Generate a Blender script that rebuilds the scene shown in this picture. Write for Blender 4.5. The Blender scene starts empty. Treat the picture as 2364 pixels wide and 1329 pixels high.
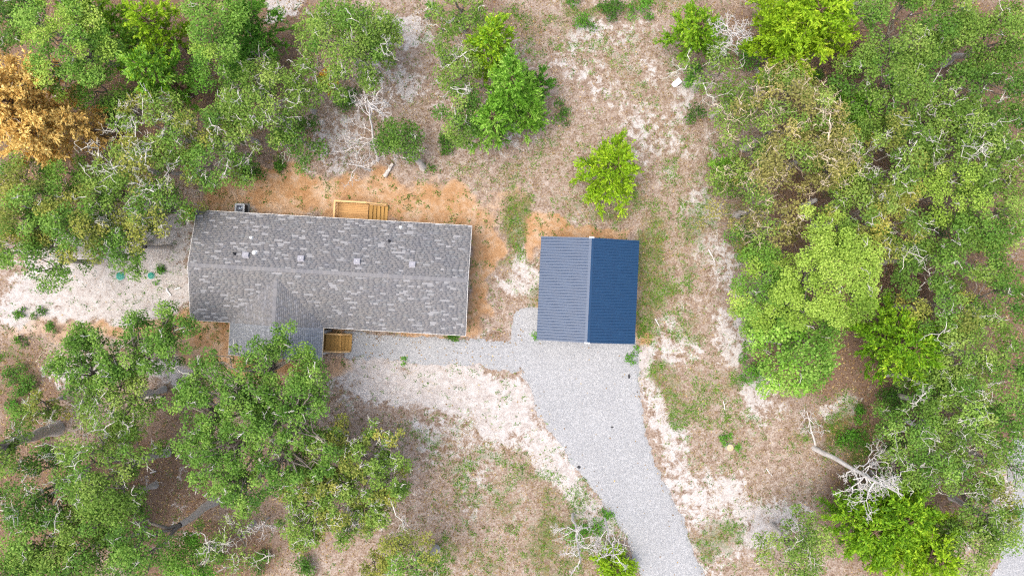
import bpy, bmesh, math, random
import numpy as np
from mathutils import Vector, Matrix

R = math.radians
scene = bpy.context.scene
COL = scene.collection

# ------------------------------------------------------------------ camera, world, sun, exposure
CAM_H = 58.0            # drone height in metres
PPM = 28.0              # photo pixels per metre on the ground
cam_d = bpy.data.cameras.new('camera')
cam_d.sensor_width = 36.0
cam_d.angle = 2 * math.atan(1182.0 / PPM / CAM_H)
cam_d.clip_start = 1.0
cam_d.clip_end = 3000.0
cam = bpy.data.objects.new('camera', cam_d)
cam.location = (0, 0, CAM_H)
COL.objects.link(cam)
scene.camera = cam

SUN_AZ = R(196)         # direction towards the sun, counter-clockwise from +X (lower left of the picture)
SUN_EL = R(73)
world = bpy.data.worlds.new('World')
scene.world = world
world.use_nodes = True
wn = world.node_tree
bg = wn.nodes['Background']
sky = wn.nodes.new('ShaderNodeTexSky')
sky.sky_type = 'NISHITA'
sky.sun_disc = False
sky.sun_elevation = SUN_EL
sky.sun_rotation = math.pi / 2 - SUN_AZ
sky.air_density = 1.0
sky.dust_density = 6.0
sky.ozone_density = 0.85
wn.links.new(sky.outputs['Color'], bg.inputs['Color'])
bg.inputs['Strength'].default_value = 0.15

sd = bpy.data.lights.new('sun', 'SUN')
sd.energy = 0.95
sd.angle = R(48)
sd.color = (1.0, 0.98, 0.91)
sun = bpy.data.objects.new('sun', sd)
sdir = Vector((math.cos(SUN_AZ) * math.cos(SUN_EL), math.sin(SUN_AZ) * math.cos(SUN_EL), math.sin(SUN_EL)))
sun.rotation_euler = (-sdir).to_track_quat('-Z', 'Y').to_euler()
sun.location = (-30, -20, 60)
COL.objects.link(sun)

vs = scene.view_settings
vs.view_transform = 'Standard'
vs.look = 'None'
vs.exposure = 0.95
vs.gamma = 1.0
vs.use_curve_mapping = False
scene.cycles.use_denoising = False
scene.cycles.filter_width = 1.25
scene.cycles.max_bounces = 6
scene.cycles.diffuse_bounces = 3
scene.cycles.transmission_bounces = 4

random.seed(7)
rng = np.random.default_rng(11)


# ------------------------------------------------------------------ small helpers
def W(px, py, h=0.0):
    """world point at height h that the photograph shows at pixel (px, py)"""
    k = (CAM_H - h) / CAM_H / PPM
    return ((px - 1182.0) * k, (664.5 - py) * k)


def lin(c, f=1.0):
    o = []
    for v in c:
        v = v / 255.0
        o.append((v / 12.92 if v <= 0.04045 else ((v + 0.055) / 1.055) ** 2.4) * f)
    return tuple(o) + (1.0,)


def tag(o, label=None, cat=None, group=None, kind=None):
    if label: o['label'] = label
    if cat: o['category'] = cat
    if group: o['group'] = group
    if kind: o['kind'] = kind
    return o


def empty(name, loc, rz=0.0, label=None, cat=None, group=None):
    o = bpy.data.objects.new(name, None)
    o.location = loc
    o.rotation_euler = (0, 0, rz)
    o.empty_display_size = 0.3
    COL.objects.link(o)
    return tag(o, label, cat, group)


def link(name, me, mat=None, parent=None, loc=None, rz=None):
    o = bpy.data.objects.new(name, me)
    if mat is not None and not me.materials:
        me.materials.append(mat)
    if parent is not None: o.parent = parent
    if loc is not None: o.location = loc
    if rz is not None: o.rotation_euler = (0, 0, rz)
    COL.objects.link(o)
    return o


def quad_mesh(name, verts, quads, tint=None, smooth=False):
    """mesh of quads only, built fast from arrays; tint is one value for each face"""
    verts = np.asarray(verts, dtype=np.float32)
    quads = np.asarray(quads, dtype=np.int32)
    me = bpy.data.meshes.new(name)
    me.vertices.add(len(verts))
    me.vertices.foreach_set('co', verts.ravel())
    me.loops.add(quads.size)
    me.loops.foreach_set('vertex_index', quads.ravel())
    me.polygons.add(len(quads))
    me.polygons.foreach_set('loop_start', np.arange(len(quads), dtype=np.int32) * 4)
    if smooth:
        me.polygons.foreach_set('use_smooth', np.ones(len(quads), dtype=bool))
    me.update(calc_edges=True)
    if tint is not None:
        a = me.attributes.new('tint', 'FLOAT', 'FACE')
        a.data.foreach_set('value', np.asarray(tint, dtype=np.float32))
    return me


class MB:
    """collects boxes, prisms and tubes and links them as one mesh object"""
    def __init__(self):
        self.v, self.f = [], []

    def box(self, x0, x1, y0, y1, z0, z1):
        n = len(self.v)
        self.v += [(x0, y0, z0), (x1, y0, z0), (x1, y1, z0), (x0, y1, z0), (x0, y0, z1), (x1, y0, z1), (x1, y1, z1), (x0, y1, z1)]
        for q in ((3, 2, 1, 0), (4, 5, 6, 7), (0, 1, 5, 4), (1, 2, 6, 5), (2, 3, 7, 6), (3, 0, 4, 7)):
            self.f.append(tuple(n + i for i in q))
        return self

    def bar(self, p, q, w, h):
        """box beam of width w and height h from p to q (top centre line at p..q minus h/2)"""
        p, q = Vector(p), Vector(q)
        d = (q - p).normalized()
        s = d.cross(Vector((0, 0, 1)))
        s = Vector((1, 0, 0)) if s.length < 1e-4 else s.normalized()
        u = s.cross(d).normalized()
        n = len(self.v)
        for c in (p, q):
            for a, b in ((-1, -1), (1, -1), (1, 1), (-1, 1)):
                self.v.append(tuple(c + s * (a * w / 2) + u * (b * h / 2)))
        for a in range(4):
            b = (a + 1) % 4
            self.f.append((n + a, n + b, n + 4 + b, n + 4 + a))
        self.f.append((n + 3, n + 2, n + 1, n))
        self.f.append((n + 4, n + 5, n + 6, n + 7))
        return self

    def lathe(self, prof, k=20, cx=0, cy=0):
        n = len(self.v)
        for r, z in prof:
            for i in range(k):
                t = 2 * math.pi * i / k
                self.v.append((cx + r * math.cos(t), cy + r * math.sin(t), z))
        for j in range(len(prof) - 1):
            for i in range(k):
                a, b = n + j * k + i, n + j * k + (i + 1) % k
                self.f.append((a, b, b + k, a + k))
        self.f.append(tuple(n + i for i in reversed(range(k))))
        m = n + (len(prof) - 1) * k
        self.f.append(tuple(m + i for i in range(k)))
        return self

    def tube(self, p, q, r, k=8):
        p, q = Vector(p), Vector(q)
        d = (q - p).normalized()
        s = d.orthogonal().normalized()
        u = d.cross(s)
        n = len(self.v)
        for c in (p, q):
            for i in range(k):
                t = 2 * math.pi * i / k
                self.v.append(tuple(c + s * (r * math.cos(t)) + u * (r * math.sin(t))))
        for i in range(k):
            j = (i + 1) % k
            self.f.append((n + i, n + j, n + k + j, n + k + i))
        self.f.append(tuple(n + i for i in reversed(range(k))))
        self.f.append(tuple(n + k + i for i in range(k)))
        return self

    def prism(self, poly, z0, z1):
        n, m = len(self.v), len(poly)
        self.v += [(x, y, z0) for x, y in poly] + [(x, y, z1) for x, y in poly]
        self.f.append(tuple(n + i for i in reversed(range(m))))
        self.f.append(tuple(n + m + i for i in range(m)))
        for i in range(m):
            j = (i + 1) % m
            self.f.append((n + i, n + j, n + m + j, n + m + i))
        return self

    def mesh(self, name, bevel=0.0):
        me = bpy.data.meshes.new(name)
        me.from_pydata(self.v, [], self.f)
        me.update()
        if bevel:
            bm = bmesh.new(); bm.from_mesh(me)
            bmesh.ops.bevel(bm, geom=list(bm.edges), offset=bevel, segments=1, affect='EDGES')
            bm.to_mesh(me); bm.free()
        return me

    def build(self, name, mat, parent=None, loc=None, rz=None, bevel=0.0):
        return link(name, self.mesh(name, bevel), mat, parent, loc, rz)


# value noise in numpy
_tab = np.random.default_rng(5).random(65536)
def vnoise(x, y, seed=0):
    xi, yi = np.floor(x).astype(np.int64), np.floor(y).astype(np.int64)
    fx, fy = x - xi, y - yi
    fx, fy = fx * fx * (3 - 2 * fx), fy * fy * (3 - 2 * fy)
    h = lambda a, b: _tab[((a * 7919 + b * 104729 + seed * 15731) ^ (a * 31 + b * 17)) & 65535]
    return (h(xi, yi) * (1 - fx) + h(xi + 1, yi) * fx) * (1 - fy) + (h(xi, yi + 1) * (1 - fx) + h(xi + 1, yi + 1) * fx) * fy

def fbm(x, y, seed=0, octv=4):
    s, a, t = 0, 1.0, 0
    for o in range(octv):
        s = s + a * vnoise(x * 2 ** o, y * 2 ** o, seed + o); t += a; a *= 0.55
    return s / t

def sstep(a, b, x):
    t = np.clip((x - a) / (b - a), 0, 1)
    return t * t * (3 - 2 * t)


# ------------------------------------------------------------------ materials
def new_mat(name):
    m = bpy.data.materials.new(name)
    m.use_nodes = True
    nt = m.node_tree
    return m, nt, nt.nodes, nt.links, nt.nodes['Principled BSDF']

def N(nodes, t, **kw):
    n = nodes.new(t)
    for k, v in kw.items():
        if k in n.inputs: n.inputs[k].default_value = v
        else: setattr(n, k, v)
    return n

def ramp(nodes, stops, interp='LINEAR'):
    n = nodes.new('ShaderNodeValToRGB')
    n.color_ramp.interpolation = interp
    e = n.color_ramp.elements
    while len(e) < len(stops): e.new(0.5)
    for i, (p, c) in enumerate(stops):
        e[i].position = p; e[i].color = c
    return n

def mix_rgb(nodes, links, a, b, f, blend='MIX'):
    n = nodes.new('ShaderNodeMix'); n.data_type = 'RGBA'; n.blend_type = blend
    for s, v in ((n.inputs[0], f), (n.inputs[6], a), (n.inputs[7], b)):
        if hasattr(v, 'is_output'): links.new(v, s)
        else: s.default_value = v
    return n.outputs[2]

def mth(nodes, links, op, a, b=None, c=None, clamp=False):
    n = nodes.new('ShaderNodeMath'); n.operation = op; n.use_clamp = clamp
    for i, v in enumerate((a, b, c)):
        if v is None: continue
        if hasattr(v, 'is_output'): links.new(v, n.inputs[i])
        else: n.inputs[i].default_value = v
    return n.outputs[0]

def maprange(nodes, links, v, a, b, c=0.0, d=1.0):
    n = nodes.new('ShaderNodeMapRange'); n.interpolation_type = 'SMOOTHSTEP'
    links.new(v, n.inputs[0])
    for i, k in enumerate((a, b, c, d)): n.inputs[1 + i].default_value = k
    return n.outputs[0]

def plain(name, col, rough=0.6, metal=0.0, spec=0.4, var=0.12, scale=6.0):
    """paint, plastic, bark and the like: one colour with soft uneven wear"""
    m, nt, nd, lk, p = new_mat(name)
    tc = N(nd, 'ShaderNodeTexCoord')
    no = N(nd, 'ShaderNodeTexNoise', Scale=scale, Detail=5.0, Roughness=0.6)
    lk.new(tc.outputs['Object'], no.inputs['Vector'])
    lo = tuple(c * (1 - var) for c in col[:3]) + (1,)
    hi = tuple(min(1, c * (1 + var)) for c in col[:3]) + (1,)
    r = ramp(nd, [(0.3, lo), (0.7, hi)])
    lk.new(no.outputs['Fac'], r.inputs[0])
    lk.new(r.outputs[0], p.inputs['Base Color'])
    p.inputs['Roughness'].default_value = rough
    p.inputs['Metallic'].default_value = metal
    p.inputs['Specular IOR Level'].default_value = spec
    return m

LEAF_F = 1.1
def leaf_mat(name, dark, mid, light, trans=0.28):
    m, nt, nd, lk, p = new_mat(name)
    at = N(nd, 'ShaderNodeAttribute', attribute_name='tint')
    warm = lambda c_: tuple(a * b for a, b in zip(lin(c_, LEAF_F), (.99, 1.06, .70, 1)))
    r = ramp(nd, [(0.0, warm(dark)), (0.5, warm(mid)), (1.0, warm(light))])
    lk.new(at.outputs['Fac'], r.inputs[0])
    lk.new(r.outputs[0], p.inputs['Base Color'])
    p.inputs['Roughness'].default_value = 0.6
    p.inputs['Specular IOR Level'].default_value = 0.25
    tr = N(nd, 'ShaderNodeBsdfTranslucent')
    lk.new(r.outputs[0], tr.inputs['Color'])
    mx = N(nd, 'ShaderNodeMixShader'); mx.inputs[0].default_value = trans
    lk.new(p.outputs[0], mx.inputs[1]); lk.new(tr.outputs[0], mx.inputs[2])
    lk.new(mx.outputs[0], nd['Material Output'].inputs[0])
    return m

LEAF = {
    'oak':    leaf_mat('oak_leaf',    (64, 92, 36), (110, 138, 66), (160, 174, 106)),
    'oakg':   leaf_mat('oak_leaf_green', (54, 90, 36), (96, 132, 60), (146, 172, 94)),
    'oakd':   leaf_mat('oak_leaf_dark', (44, 76, 30), (82, 116, 50), (122, 148, 78)),
    'oaky':   leaf_mat('oak_leaf_yellowing', (84, 92, 46), (134, 140, 76), (186, 172, 100)),
    'olive':  leaf_mat('oak_leaf_drying', (92, 92, 54), (140, 134, 90), (188, 172, 126)),
    'elm':    leaf_mat('elm_leaf',    (96, 126, 46), (148, 172, 84), (190, 204, 122)),
    'elmb':   leaf_mat('elm_leaf_bright', (64, 102, 38), (108, 146, 66), (162, 186, 108)),
    'cedar':  leaf_mat('cedar_spray', (58, 96, 20), (110, 152, 38), (160, 190, 66)),
    'cedarb': leaf_mat('cedar_spray_bright', (60, 108, 28), (112, 158, 56), (180, 208, 124)),
    'cedary': leaf_mat('cedar_spray_yellow', (84, 116, 18), (134, 168, 38), (186, 204, 66)),
    'cedard': leaf_mat('cedar_spray_dark', (40, 80, 26), (82, 130, 46), (120, 164, 72)),
    'orange': leaf_mat('cedar_spray_dead', (176, 134, 90), (228, 190, 136), (248, 222, 180)),
    'gold':   leaf_mat('gold_leaf',   (150, 110, 30), (208, 160, 56), (228, 190, 90)),
    'shrub':  leaf_mat('shrub_leaf',  (40, 70, 24), (72, 112, 42), (110, 150, 62)),
    'shrubg': leaf_mat('shrub_leaf_green', (52, 92, 28), (88, 140, 50), (126, 172, 76)),
    'grass':  leaf_mat('grass_blade', (54, 90, 22), (90, 136, 40), (138, 170, 72)),
    'dry':    leaf_mat('dry_grass_blade', (104, 82, 54), (146, 120, 84), (188, 168, 136)),
    'litter': leaf_mat('fallen_leaf', (84, 58, 40), (132, 100, 74), (190, 164, 136), 0.05),
}

def bark(name, lo, hi, scale=9.0):
    m, nt, nd, lk, p = new_mat(name)
    tc = N(nd, 'ShaderNodeTexCoord')
    no = N(nd, 'ShaderNodeTexNoise', Scale=scale, Detail=6.0, Roughness=0.7)
    lk.new(tc.outputs['Object'], no.inputs['Vector'])
    r = ramp(nd, [(0.3, lin(lo, 0.95)), (0.68, lin(hi, 0.95))])
    lk.new(no.outputs['Fac'], r.inputs[0])
    lk.new(r.outputs[0], p.inputs['Base Color'])
    p.inputs['Roughness'].default_value = 0.9
    p.inputs['Specular IOR Level'].default_value = 0.15
    b = N(nd, 'ShaderNodeBump', Strength=0.5, Distance=0.03)
    lk.new(no.outputs['Fac'], b.inputs['Height']); lk.new(b.outputs[0], p.inputs['Normal'])
    return m

BARK = bark('oak_bark', (160, 153, 146), (226, 219, 212))
LIMB = bark('oak_limb_bark', (92, 84, 76), (150, 142, 132))
BARK_D = bark('cedar_bark', (84, 66, 54), (140, 116, 100))
TWIG = bark('lichen_twig', (176, 172, 162), (232, 228, 218), 3.0)
SNAG = bark('bleached_dead_wood', (180, 175, 170), (236, 232, 228), 4.0)
TWIG_T = bark('tan_twig', (184, 164, 136), (240, 226, 200), 3.0)
BRUSH = bark('brown_brush_wood', (104, 82, 66), (176, 148, 124), 3.0)


# ------------------------------------------------------------------ ground: kinds of soil as maps
def blobs(px, py, lst):
    w = np.zeros_like(px)
    for x, y, rx, ry, rot, s in lst:
        a = R(rot)
        dx, dy = px - x, py - y
        u = (dx * math.cos(a) + dy * math.sin(a)) / rx
        v = (-dx * math.sin(a) + dy * math.cos(a)) / ry
        d = np.sqrt(u * u + v * v)
        w = np.maximum(w, s * sstep(1.25, 0.55, d))
    return w

SAND = [(250, 640, 230, 120, 10, 1.0), (120, 700, 130, 70, 0, .8), (395, 540, 70, 120, 0, .7), (300, 540, 90, 60, 0, .7),
        (1040, 895, 230, 70, 0, 1.0), (860, 870, 110, 70, 0, .85), (1180, 950, 90, 80, 35, 1.0), (1290, 1060, 40, 110, -35, .9), (1365, 1165, 30, 90, -35, .7),
        (400, 850, 90, 40, 0, .8), (190, 860, 70, 50, 0, .5), (560, 880, 120, 50, 0, .5),
        (1500, 930, 30, 90, -8, .6), (1560, 1060, 55, 120, -20, .55), (1650, 1160, 110, 80, 20, .6), (1640, 1290, 60, 70, 0, .45), (1780, 1210, 110, 70, 0, .75),
        (1620, 500, 60, 50, 20, .6), (1660, 600, 70, 60, 40, .5), (1700, 760, 60, 90, 0, .55), (1560, 790, 60, 60, 0, .5), (1490, 840, 30, 50, 0, .9),
        (1520, 320, 90, 90, 0, .36), (1585, 230, 30, 70, 0, .55), (1400, 90, 120, 60, 0, .36), (1440, 200, 90, 90, 0, .34), (1330, 130, 120, 60, 0, .3),
        (1205, 600, 45, 90, 0, .65), (935, 75, 70, 60, 0, .7), (900, 180, 80, 60, 0, .35), (660, 15, 60, 40, 0, .8), (790, 330, 60, 90, 0, .4), (1150, 310, 80, 60, 0, .35),
        (2340, 1180, 60, 160, 0, .6), (1760, 900, 80, 60, 0, .45), (1950, 940, 50, 30, 0, .6), (1040, 1010, 90, 60, 0, .45), (1100, 1100, 60, 130, 20, .4)]
ORANGE = [(640, 440, 170, 48, 3, 1.0), (520, 455, 70, 45, 0, 1.0), (1020, 480, 150, 60, 5, .95), (850, 440, 140, 40, 0, .8), (1110, 620, 40, 160, 3, 1.0), (1085, 750, 40, 40, 0, .7),
          (482, 772, 90, 58, 5, 1.0), (330, 760, 170, 26, 0, .75), (600, 860, 140, 45, 5, .9), (470, 830, 90, 50, 0, .7), (760, 850, 50, 30, 0, .6), (930, 772, 170, 14, 3, 1.0),
          (1310, 530, 110, 32, 3, .95), (1420, 530, 60, 24, 0, .7), (1480, 780, 26, 40, 0, .9), (1225, 560, 30, 40, 0, .7), (1230, 690, 24, 40, 0, .6),
          (120, 770, 110, 30, 0, .5), (700, 470, 300, 40, 3, .8), (1180, 460, 60, 40, 0, .5), (2290, 1090, 30, 22, -30, .9)]
LITTER = [(330, 1130, 190, 190, 0, .85), (420, 960, 90, 90, 0, .6), (60, 920, 110, 160, 0, .7), (180, 320, 260, 180, 0, .9), (400, 100, 420, 200, 0, .9), (60, 120, 200, 300, 0, .9),
          (2150, 300, 330, 420, 0, 1.0), (2180, 800, 260, 480, 0, 1.0), (1960, 420, 230, 420, 0, .9), (1880, 780, 160, 160, 0, .9), (2060, 1180, 180, 200, 0, .8), (1980, 980, 110, 90, 0, .6),
          (680, 1120, 290, 200, 0, .5), (60, 1200, 220, 220, 0, .9), (450, 1280, 240, 90, 0, .9), (620, 330, 160, 90, 0, .55), (860, 260, 90, 120, 0, .35), (1080, 30, 190, 70, 0, .55),
          (1120, 200, 160, 160, 0, .4), (70, 500, 160, 130, 0, .7), (1700, 90, 160, 110, 0, .6), (980, 1180, 160, 120, 0, .3), (790, 1010, 160, 70, 0, .4), (1130, 800, 50, 20, 0, .5)]
GRASS = [(1515, 610, 50, 150, 2, .85), (1492, 700, 34, 120, 0, .85), (1190, 520, 44, 90, 15, 1.0), (1170, 590, 28, 50, 0, .7), (1215, 675, 34, 40, 0, .8), (1600, 560, 70, 110, 10, .55), (1560, 720, 70, 90, 0, .55),
         (1150, 1090, 150, 60, 8, .45), (1230, 1170, 190, 110, 10, .55), (1110, 1240, 160, 110, 0, .5), (1300, 1260, 110, 80, 0, .7), (1020, 1010, 90, 40, 0, .35),
         (1600, 900, 110, 70, 0, .55), (1540, 880, 40, 60, 0, .7), (1560, 960, 50, 40, 0, .6), (1660, 1020, 100, 70, 0, .4), (1650, 1240, 70, 60, 0, .75), (1700, 430, 60, 90, 0, .6), (1600, 440, 90, 50, 0, .35),
         (1340, 470, 150, 30, 0, .6), (1280, 380, 90, 60, 0, .3), (1040, 70, 110, 50, 0, .5), (1250, 60, 130, 70, 0, .35), (1420, 15, 190, 26, 0, .7), (1560, 340, 60, 90, 0, .35), (1440, 470, 60, 40, 0, .7),
         (1180, 420, 120, 30, 0, .3), (30, 860, 70, 80, 0, .5), (1960, 1010, 60, 110, 0, .8), (1880, 1000, 90, 60, 0, .45), (1700, 980, 60, 60, 0, .3), (1340, 1130, 40, 60, 0, .5), (1450, 150, 140, 90, 0, .3)]

def soil(x, y):
    """weights of sand, orange clay, leaf litter and grass at world x, y (arrays)"""
    px, py = 1182 + x * PPM, 664.5 - y * PPM
    wx = (fbm(px / 95, py / 95, 1) - .5) * 95 + (fbm(px / 24, py / 24, 3) - .5) * 30
    wy = (fbm(px / 95, py / 95, 7) - .5) * 95 + (fbm(px / 24, py / 24, 9) - .5) * 30
    out = []
    for i, l in enumerate((SAND, ORANGE, LITTER, GRASS)):
        w = blobs(px + wx, py + wy, l)
        w = w + (fbm(px / 42, py / 42, 20 + i) - .5) * (.35, .12, .3, .95)[i] * (w > .02)
        out.append(np.clip(w, 0, 1))
    out[0] = np.clip(out[0] + sstep(.55, .75, fbm(px / 70, py / 70, 60)) * .28, 0, 1)
    far = sstep(46, 70, np.maximum(np.abs(x), np.abs(y) * 1.6))
    out[2] = np.maximum(out[2], far * .7)
    return out

def ground_z(x, y):
    return (fbm(x / 6, y / 6, 77) - .5) * .10 + (fbm(x / .9, y / .9, 90, 3) - .5) * .05 - .02

xs = np.concatenate([-np.geomspace(1200, 47, 14), np.arange(-46, 46.01, .3), np.geomspace(47, 1200, 14)])
ys = np.concatenate([-np.geomspace(1200, 28, 16), np.arange(-27, 27.01, .3), np.geomspace(28, 1200, 16)])
gx, gy = np.meshgrid(xs, ys)
sw = soil(gx.ravel(), gy.ravel())
gv = np.stack([gx.ravel(), gy.ravel(), ground_z(gx.ravel(), gy.ravel())], 1)
ny, nx = gx.shape
ii = (np.arange(ny - 1)[:, None] * nx + np.arange(nx - 1)[None, :]).ravel()
gme = quad_mesh('ground', gv, np.stack([ii, ii + 1, ii + nx + 1, ii + nx], 1), smooth=True)
for nm, w in zip(('sand', 'orange', 'litter', 'grass'), sw):
    a = gme.attributes.new(nm, 'FLOAT', 'POINT')
    a.data.foreach_set('value', w.astype(np.float32))

m, nt, nd, lk, p = new_mat('sandy_soil')
tc = N(nd, 'ShaderNodeTexCoord')
def noise(scale, detail=8.0, rough=0.62, dist=0.0):
    n = N(nd, 'ShaderNodeTexNoise', Scale=scale, Detail=detail, Roughness=rough, Distortion=dist)
    lk.new(tc.outputs['Object'], n.inputs['Vector'])
    return n.outputs['Fac']
GF = 0.56
nA, nB, nC, nF = noise(0.55), noise(1.7, 10, .76, .4), noise(7.0, 6, .75), noise(16.0, 3, .6)
c_base = ramp(nd, [(.38, lin((124, 99, 80), GF)), (.48, lin((180, 157, 139), GF)), (.59, lin((222, 209, 198), GF))])
lk.new(mth(nd, lk, 'ADD', mth(nd, lk, 'MULTIPLY', nB, .5), mth(nd, lk, 'MULTIPLY', nC, .5)), c_base.inputs[0])
c_sand = ramp(nd, [(.32, lin((168, 150, 140), GF)), (.46, lin((214, 205, 199), GF)), (.60, lin((246, 242, 239), GF))])
lk.new(mth(nd, lk, 'ADD', mth(nd, lk, 'MULTIPLY', nB, .6), mth(nd, lk, 'MULTIPLY', nC, .4)), c_sand.inputs[0])
c_or = ramp(nd, [(.32, lin((178, 126, 80), GF)), (.48, lin((212, 168, 124), GF)), (.62, lin((236, 208, 180), GF))])
lk.new(mth(nd, lk, 'ADD', mth(nd, lk, 'MULTIPLY', nA, .45), mth(nd, lk, 'MULTIPLY', nB, .55)), c_or.inputs[0])
c_li = ramp(nd, [(.30, lin((96, 76, 62), GF)), (.5, lin((146, 120, 102), GF)), (.68, lin((194, 168, 146), GF))])
lk.new(mth(nd, lk, 'ADD', mth(nd, lk, 'MULTIPLY', nC, .6), mth(nd, lk, 'MULTIPLY', nF, .4)), c_li.inputs[0])
c_gr = ramp(nd, [(.30, lin((66, 92, 36), GF)), (.5, lin((112, 124, 62), GF)), (.7, lin((158, 150, 96), GF))])
lk.new(mth(nd, lk, 'ADD', mth(nd, lk, 'MULTIPLY', nB, .4), mth(nd, lk, 'MULTIPLY', nC, .6)), c_gr.inputs[0])
def wmask(attr, k, lo, hi, nz):
    a = N(nd, 'ShaderNodeAttribute', attribute_name=attr)
    v = mth(nd, lk, 'ADD', a.outputs['Fac'], mth(nd, lk, 'MULTIPLY', mth(nd, lk, 'SUBTRACT', nz, .5), k))
    v = mth(nd, lk, 'MULTIPLY', v, mth(nd, lk, 'MINIMUM', mth(nd, lk, 'MULTIPLY', a.outputs['Fac'], 8.0), 1.0))
    return maprange(nd, lk, v, lo, hi)
c = c_base.outputs[0]
c = mix_rgb(nd, lk, c, c_li.outputs[0], wmask('litter', 1.6, .25, .8, nB))
c = mix_rgb(nd, lk, c, c_sand.outputs[0], wmask('sand', 3.0, .30, .66, nB))
c = mix_rgb(nd, lk, c, c_or.outputs[0], wmask('orange', 1.6, .28, .8, nB))
c = mix_rgb(nd, lk, c, c_gr.outputs[0], mth(nd, lk, 'MULTIPLY', wmask('grass', 3.2, .5, .9, nB), .7))
# dark crumbs and pale chips of wood lying everywhere
crumb = maprange(nd, lk, noise(9.0, 4, .75, .6), .64, .72)
c = mix_rgb(nd, lk, c, lin((92, 70, 54), GF), mth(nd, lk, 'MULTIPLY', crumb, .7))
chip = maprange(nd, lk, noise(13.0, 3, .7, 1.2), .66, .72)
c = mix_rgb(nd, lk, c, lin((232, 218, 200), GF), mth(nd, lk, 'MULTIPLY', chip, .65))
lk.new(c, p.inputs['Base Color'])
p.inputs['Roughness'].default_value = 0.95
p.inputs['Specular IOR Level'].default_value = 0.1
b = N(nd, 'ShaderNodeBump', Strength=0.6, Distance=0.06)
lk.new(nC, b.inputs['Height']); lk.new(b.outputs[0], p.inputs['Normal'])
tag(link('ground', gme, m), kind='structure')


# ------------------------------------------------------------------ gravel
def in_poly(x, y, poly):
    c = np.zeros(x.shape, bool)
    n = len(poly)
    for i in range(n):
        x0, y0 = poly[i]; x1, y1 = poly[(i + 1) % n]
        t = ((y0 > y) != (y1 > y)) & (x < (x1 - x0) * (y - y0) / (y1 - y0 + 1e-12) + x0)
        c ^= t
    return c

def sdist(x, y, poly):
    d = np.full(x.shape, 1e9)
    n = len(poly)
    for i in range(n):
        x0, y0 = poly[i]; x1, y1 = poly[(i + 1) % n]
        ex, ey = x1 - x0, y1 - y0
        t = np.clip(((x - x0) * ex + (y - y0) * ey) / (ex * ex + ey * ey), 0, 1)
        d = np.minimum(d, np.hypot(x - x0 - t * ex, y - y0 - t * ey))
    return np.where(in_poly(x, y, poly), d, -d)

DRIVE = [(795, 766), (1080, 786), (1178, 787), (1184, 714), (1250, 712), (1300, 690), (1463, 760), (1466, 830), (1472, 880), (1482, 940), (1492, 1010), (1512, 1070), (1540, 1130),
         (1568, 1190), (1596, 1260), (1640, 1370), (1500, 1370), (1472, 1300), (1445, 1235), (1400, 1165), (1345, 1095), (1300, 1030), (1262, 980), (1236, 945), (1228, 900), (1205, 852), (1100, 842), (960, 836), (795, 820)]
DRIVE_W = [W(*q) for q in DRIVE]
LANE_W = [W(*q) for q in [(2340, 1020), (2470, 1000), (2520, 1420), (2230, 1420), (2300, 1315), (2345, 1180)]]

m, nt, nd, lk, p = new_mat('crushed_limestone')
tc = N(nd, 'ShaderNodeTexCoord')
vo = N(nd, 'ShaderNodeTexVoronoi', Scale=15.0); lk.new(tc.outputs['Object'], vo.inputs['Vector'])
vo2 = N(nd, 'ShaderNodeTexVoronoi', Scale=36.0); lk.new(tc.outputs['Object'], vo2.inputs['Vector'])
no = N(nd, 'ShaderNodeTexNoise', Scale=0.35, Detail=5.0); lk.new(tc.outputs['Object'], no.inputs['Vector'])
no2 = N(nd, 'ShaderNodeTexNoise', Scale=9.0, Detail=3.0, Roughness=.7); lk.new(tc.outputs['Object'], no2.inputs['Vector'])
s1, s2 = N(nd, 'ShaderNodeSeparateColor'), N(nd, 'ShaderNodeSeparateColor')
lk.new(vo.outputs['Color'], s1.inputs[0]); lk.new(vo2.outputs['Color'], s2.inputs[0])
g = mth(nd, lk, 'ADD', mth(nd, lk, 'MULTIPLY', s1.outputs[0], .45), mth(nd, lk, 'MULTIPLY', s2.outputs[0], .35))
g = mth(nd, lk, 'ADD', g, mth(nd, lk, 'MULTIPLY', no.outputs['Fac'], .25))
r = ramp(nd, [(.10, lin((166, 168, 171), GF)), (.5, lin((200, 202, 205), GF)), (.92, lin((232, 234, 236), GF))])
lk.new(g, r.inputs[0])
speck = maprange(nd, lk, no2.outputs['Fac'], .70, .76)
c = mix_rgb(nd, lk, r.outputs[0], lin((120, 108, 100), GF), mth(nd, lk, 'MULTIPLY', speck, .6))
lk.new(c, p.inputs['Base Color'])
p.inputs['Roughness'].default_value = 0.9
p.inputs['Specular IOR Level'].default_value = 0.15
b = N(nd, 'ShaderNodeBump', Strength=0.8, Distance=0.04)
lk.new(s1.outputs[0], b.inputs['Height']); lk.new(b.outputs[0], p.inputs['Normal'])
GRAVEL = m

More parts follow.
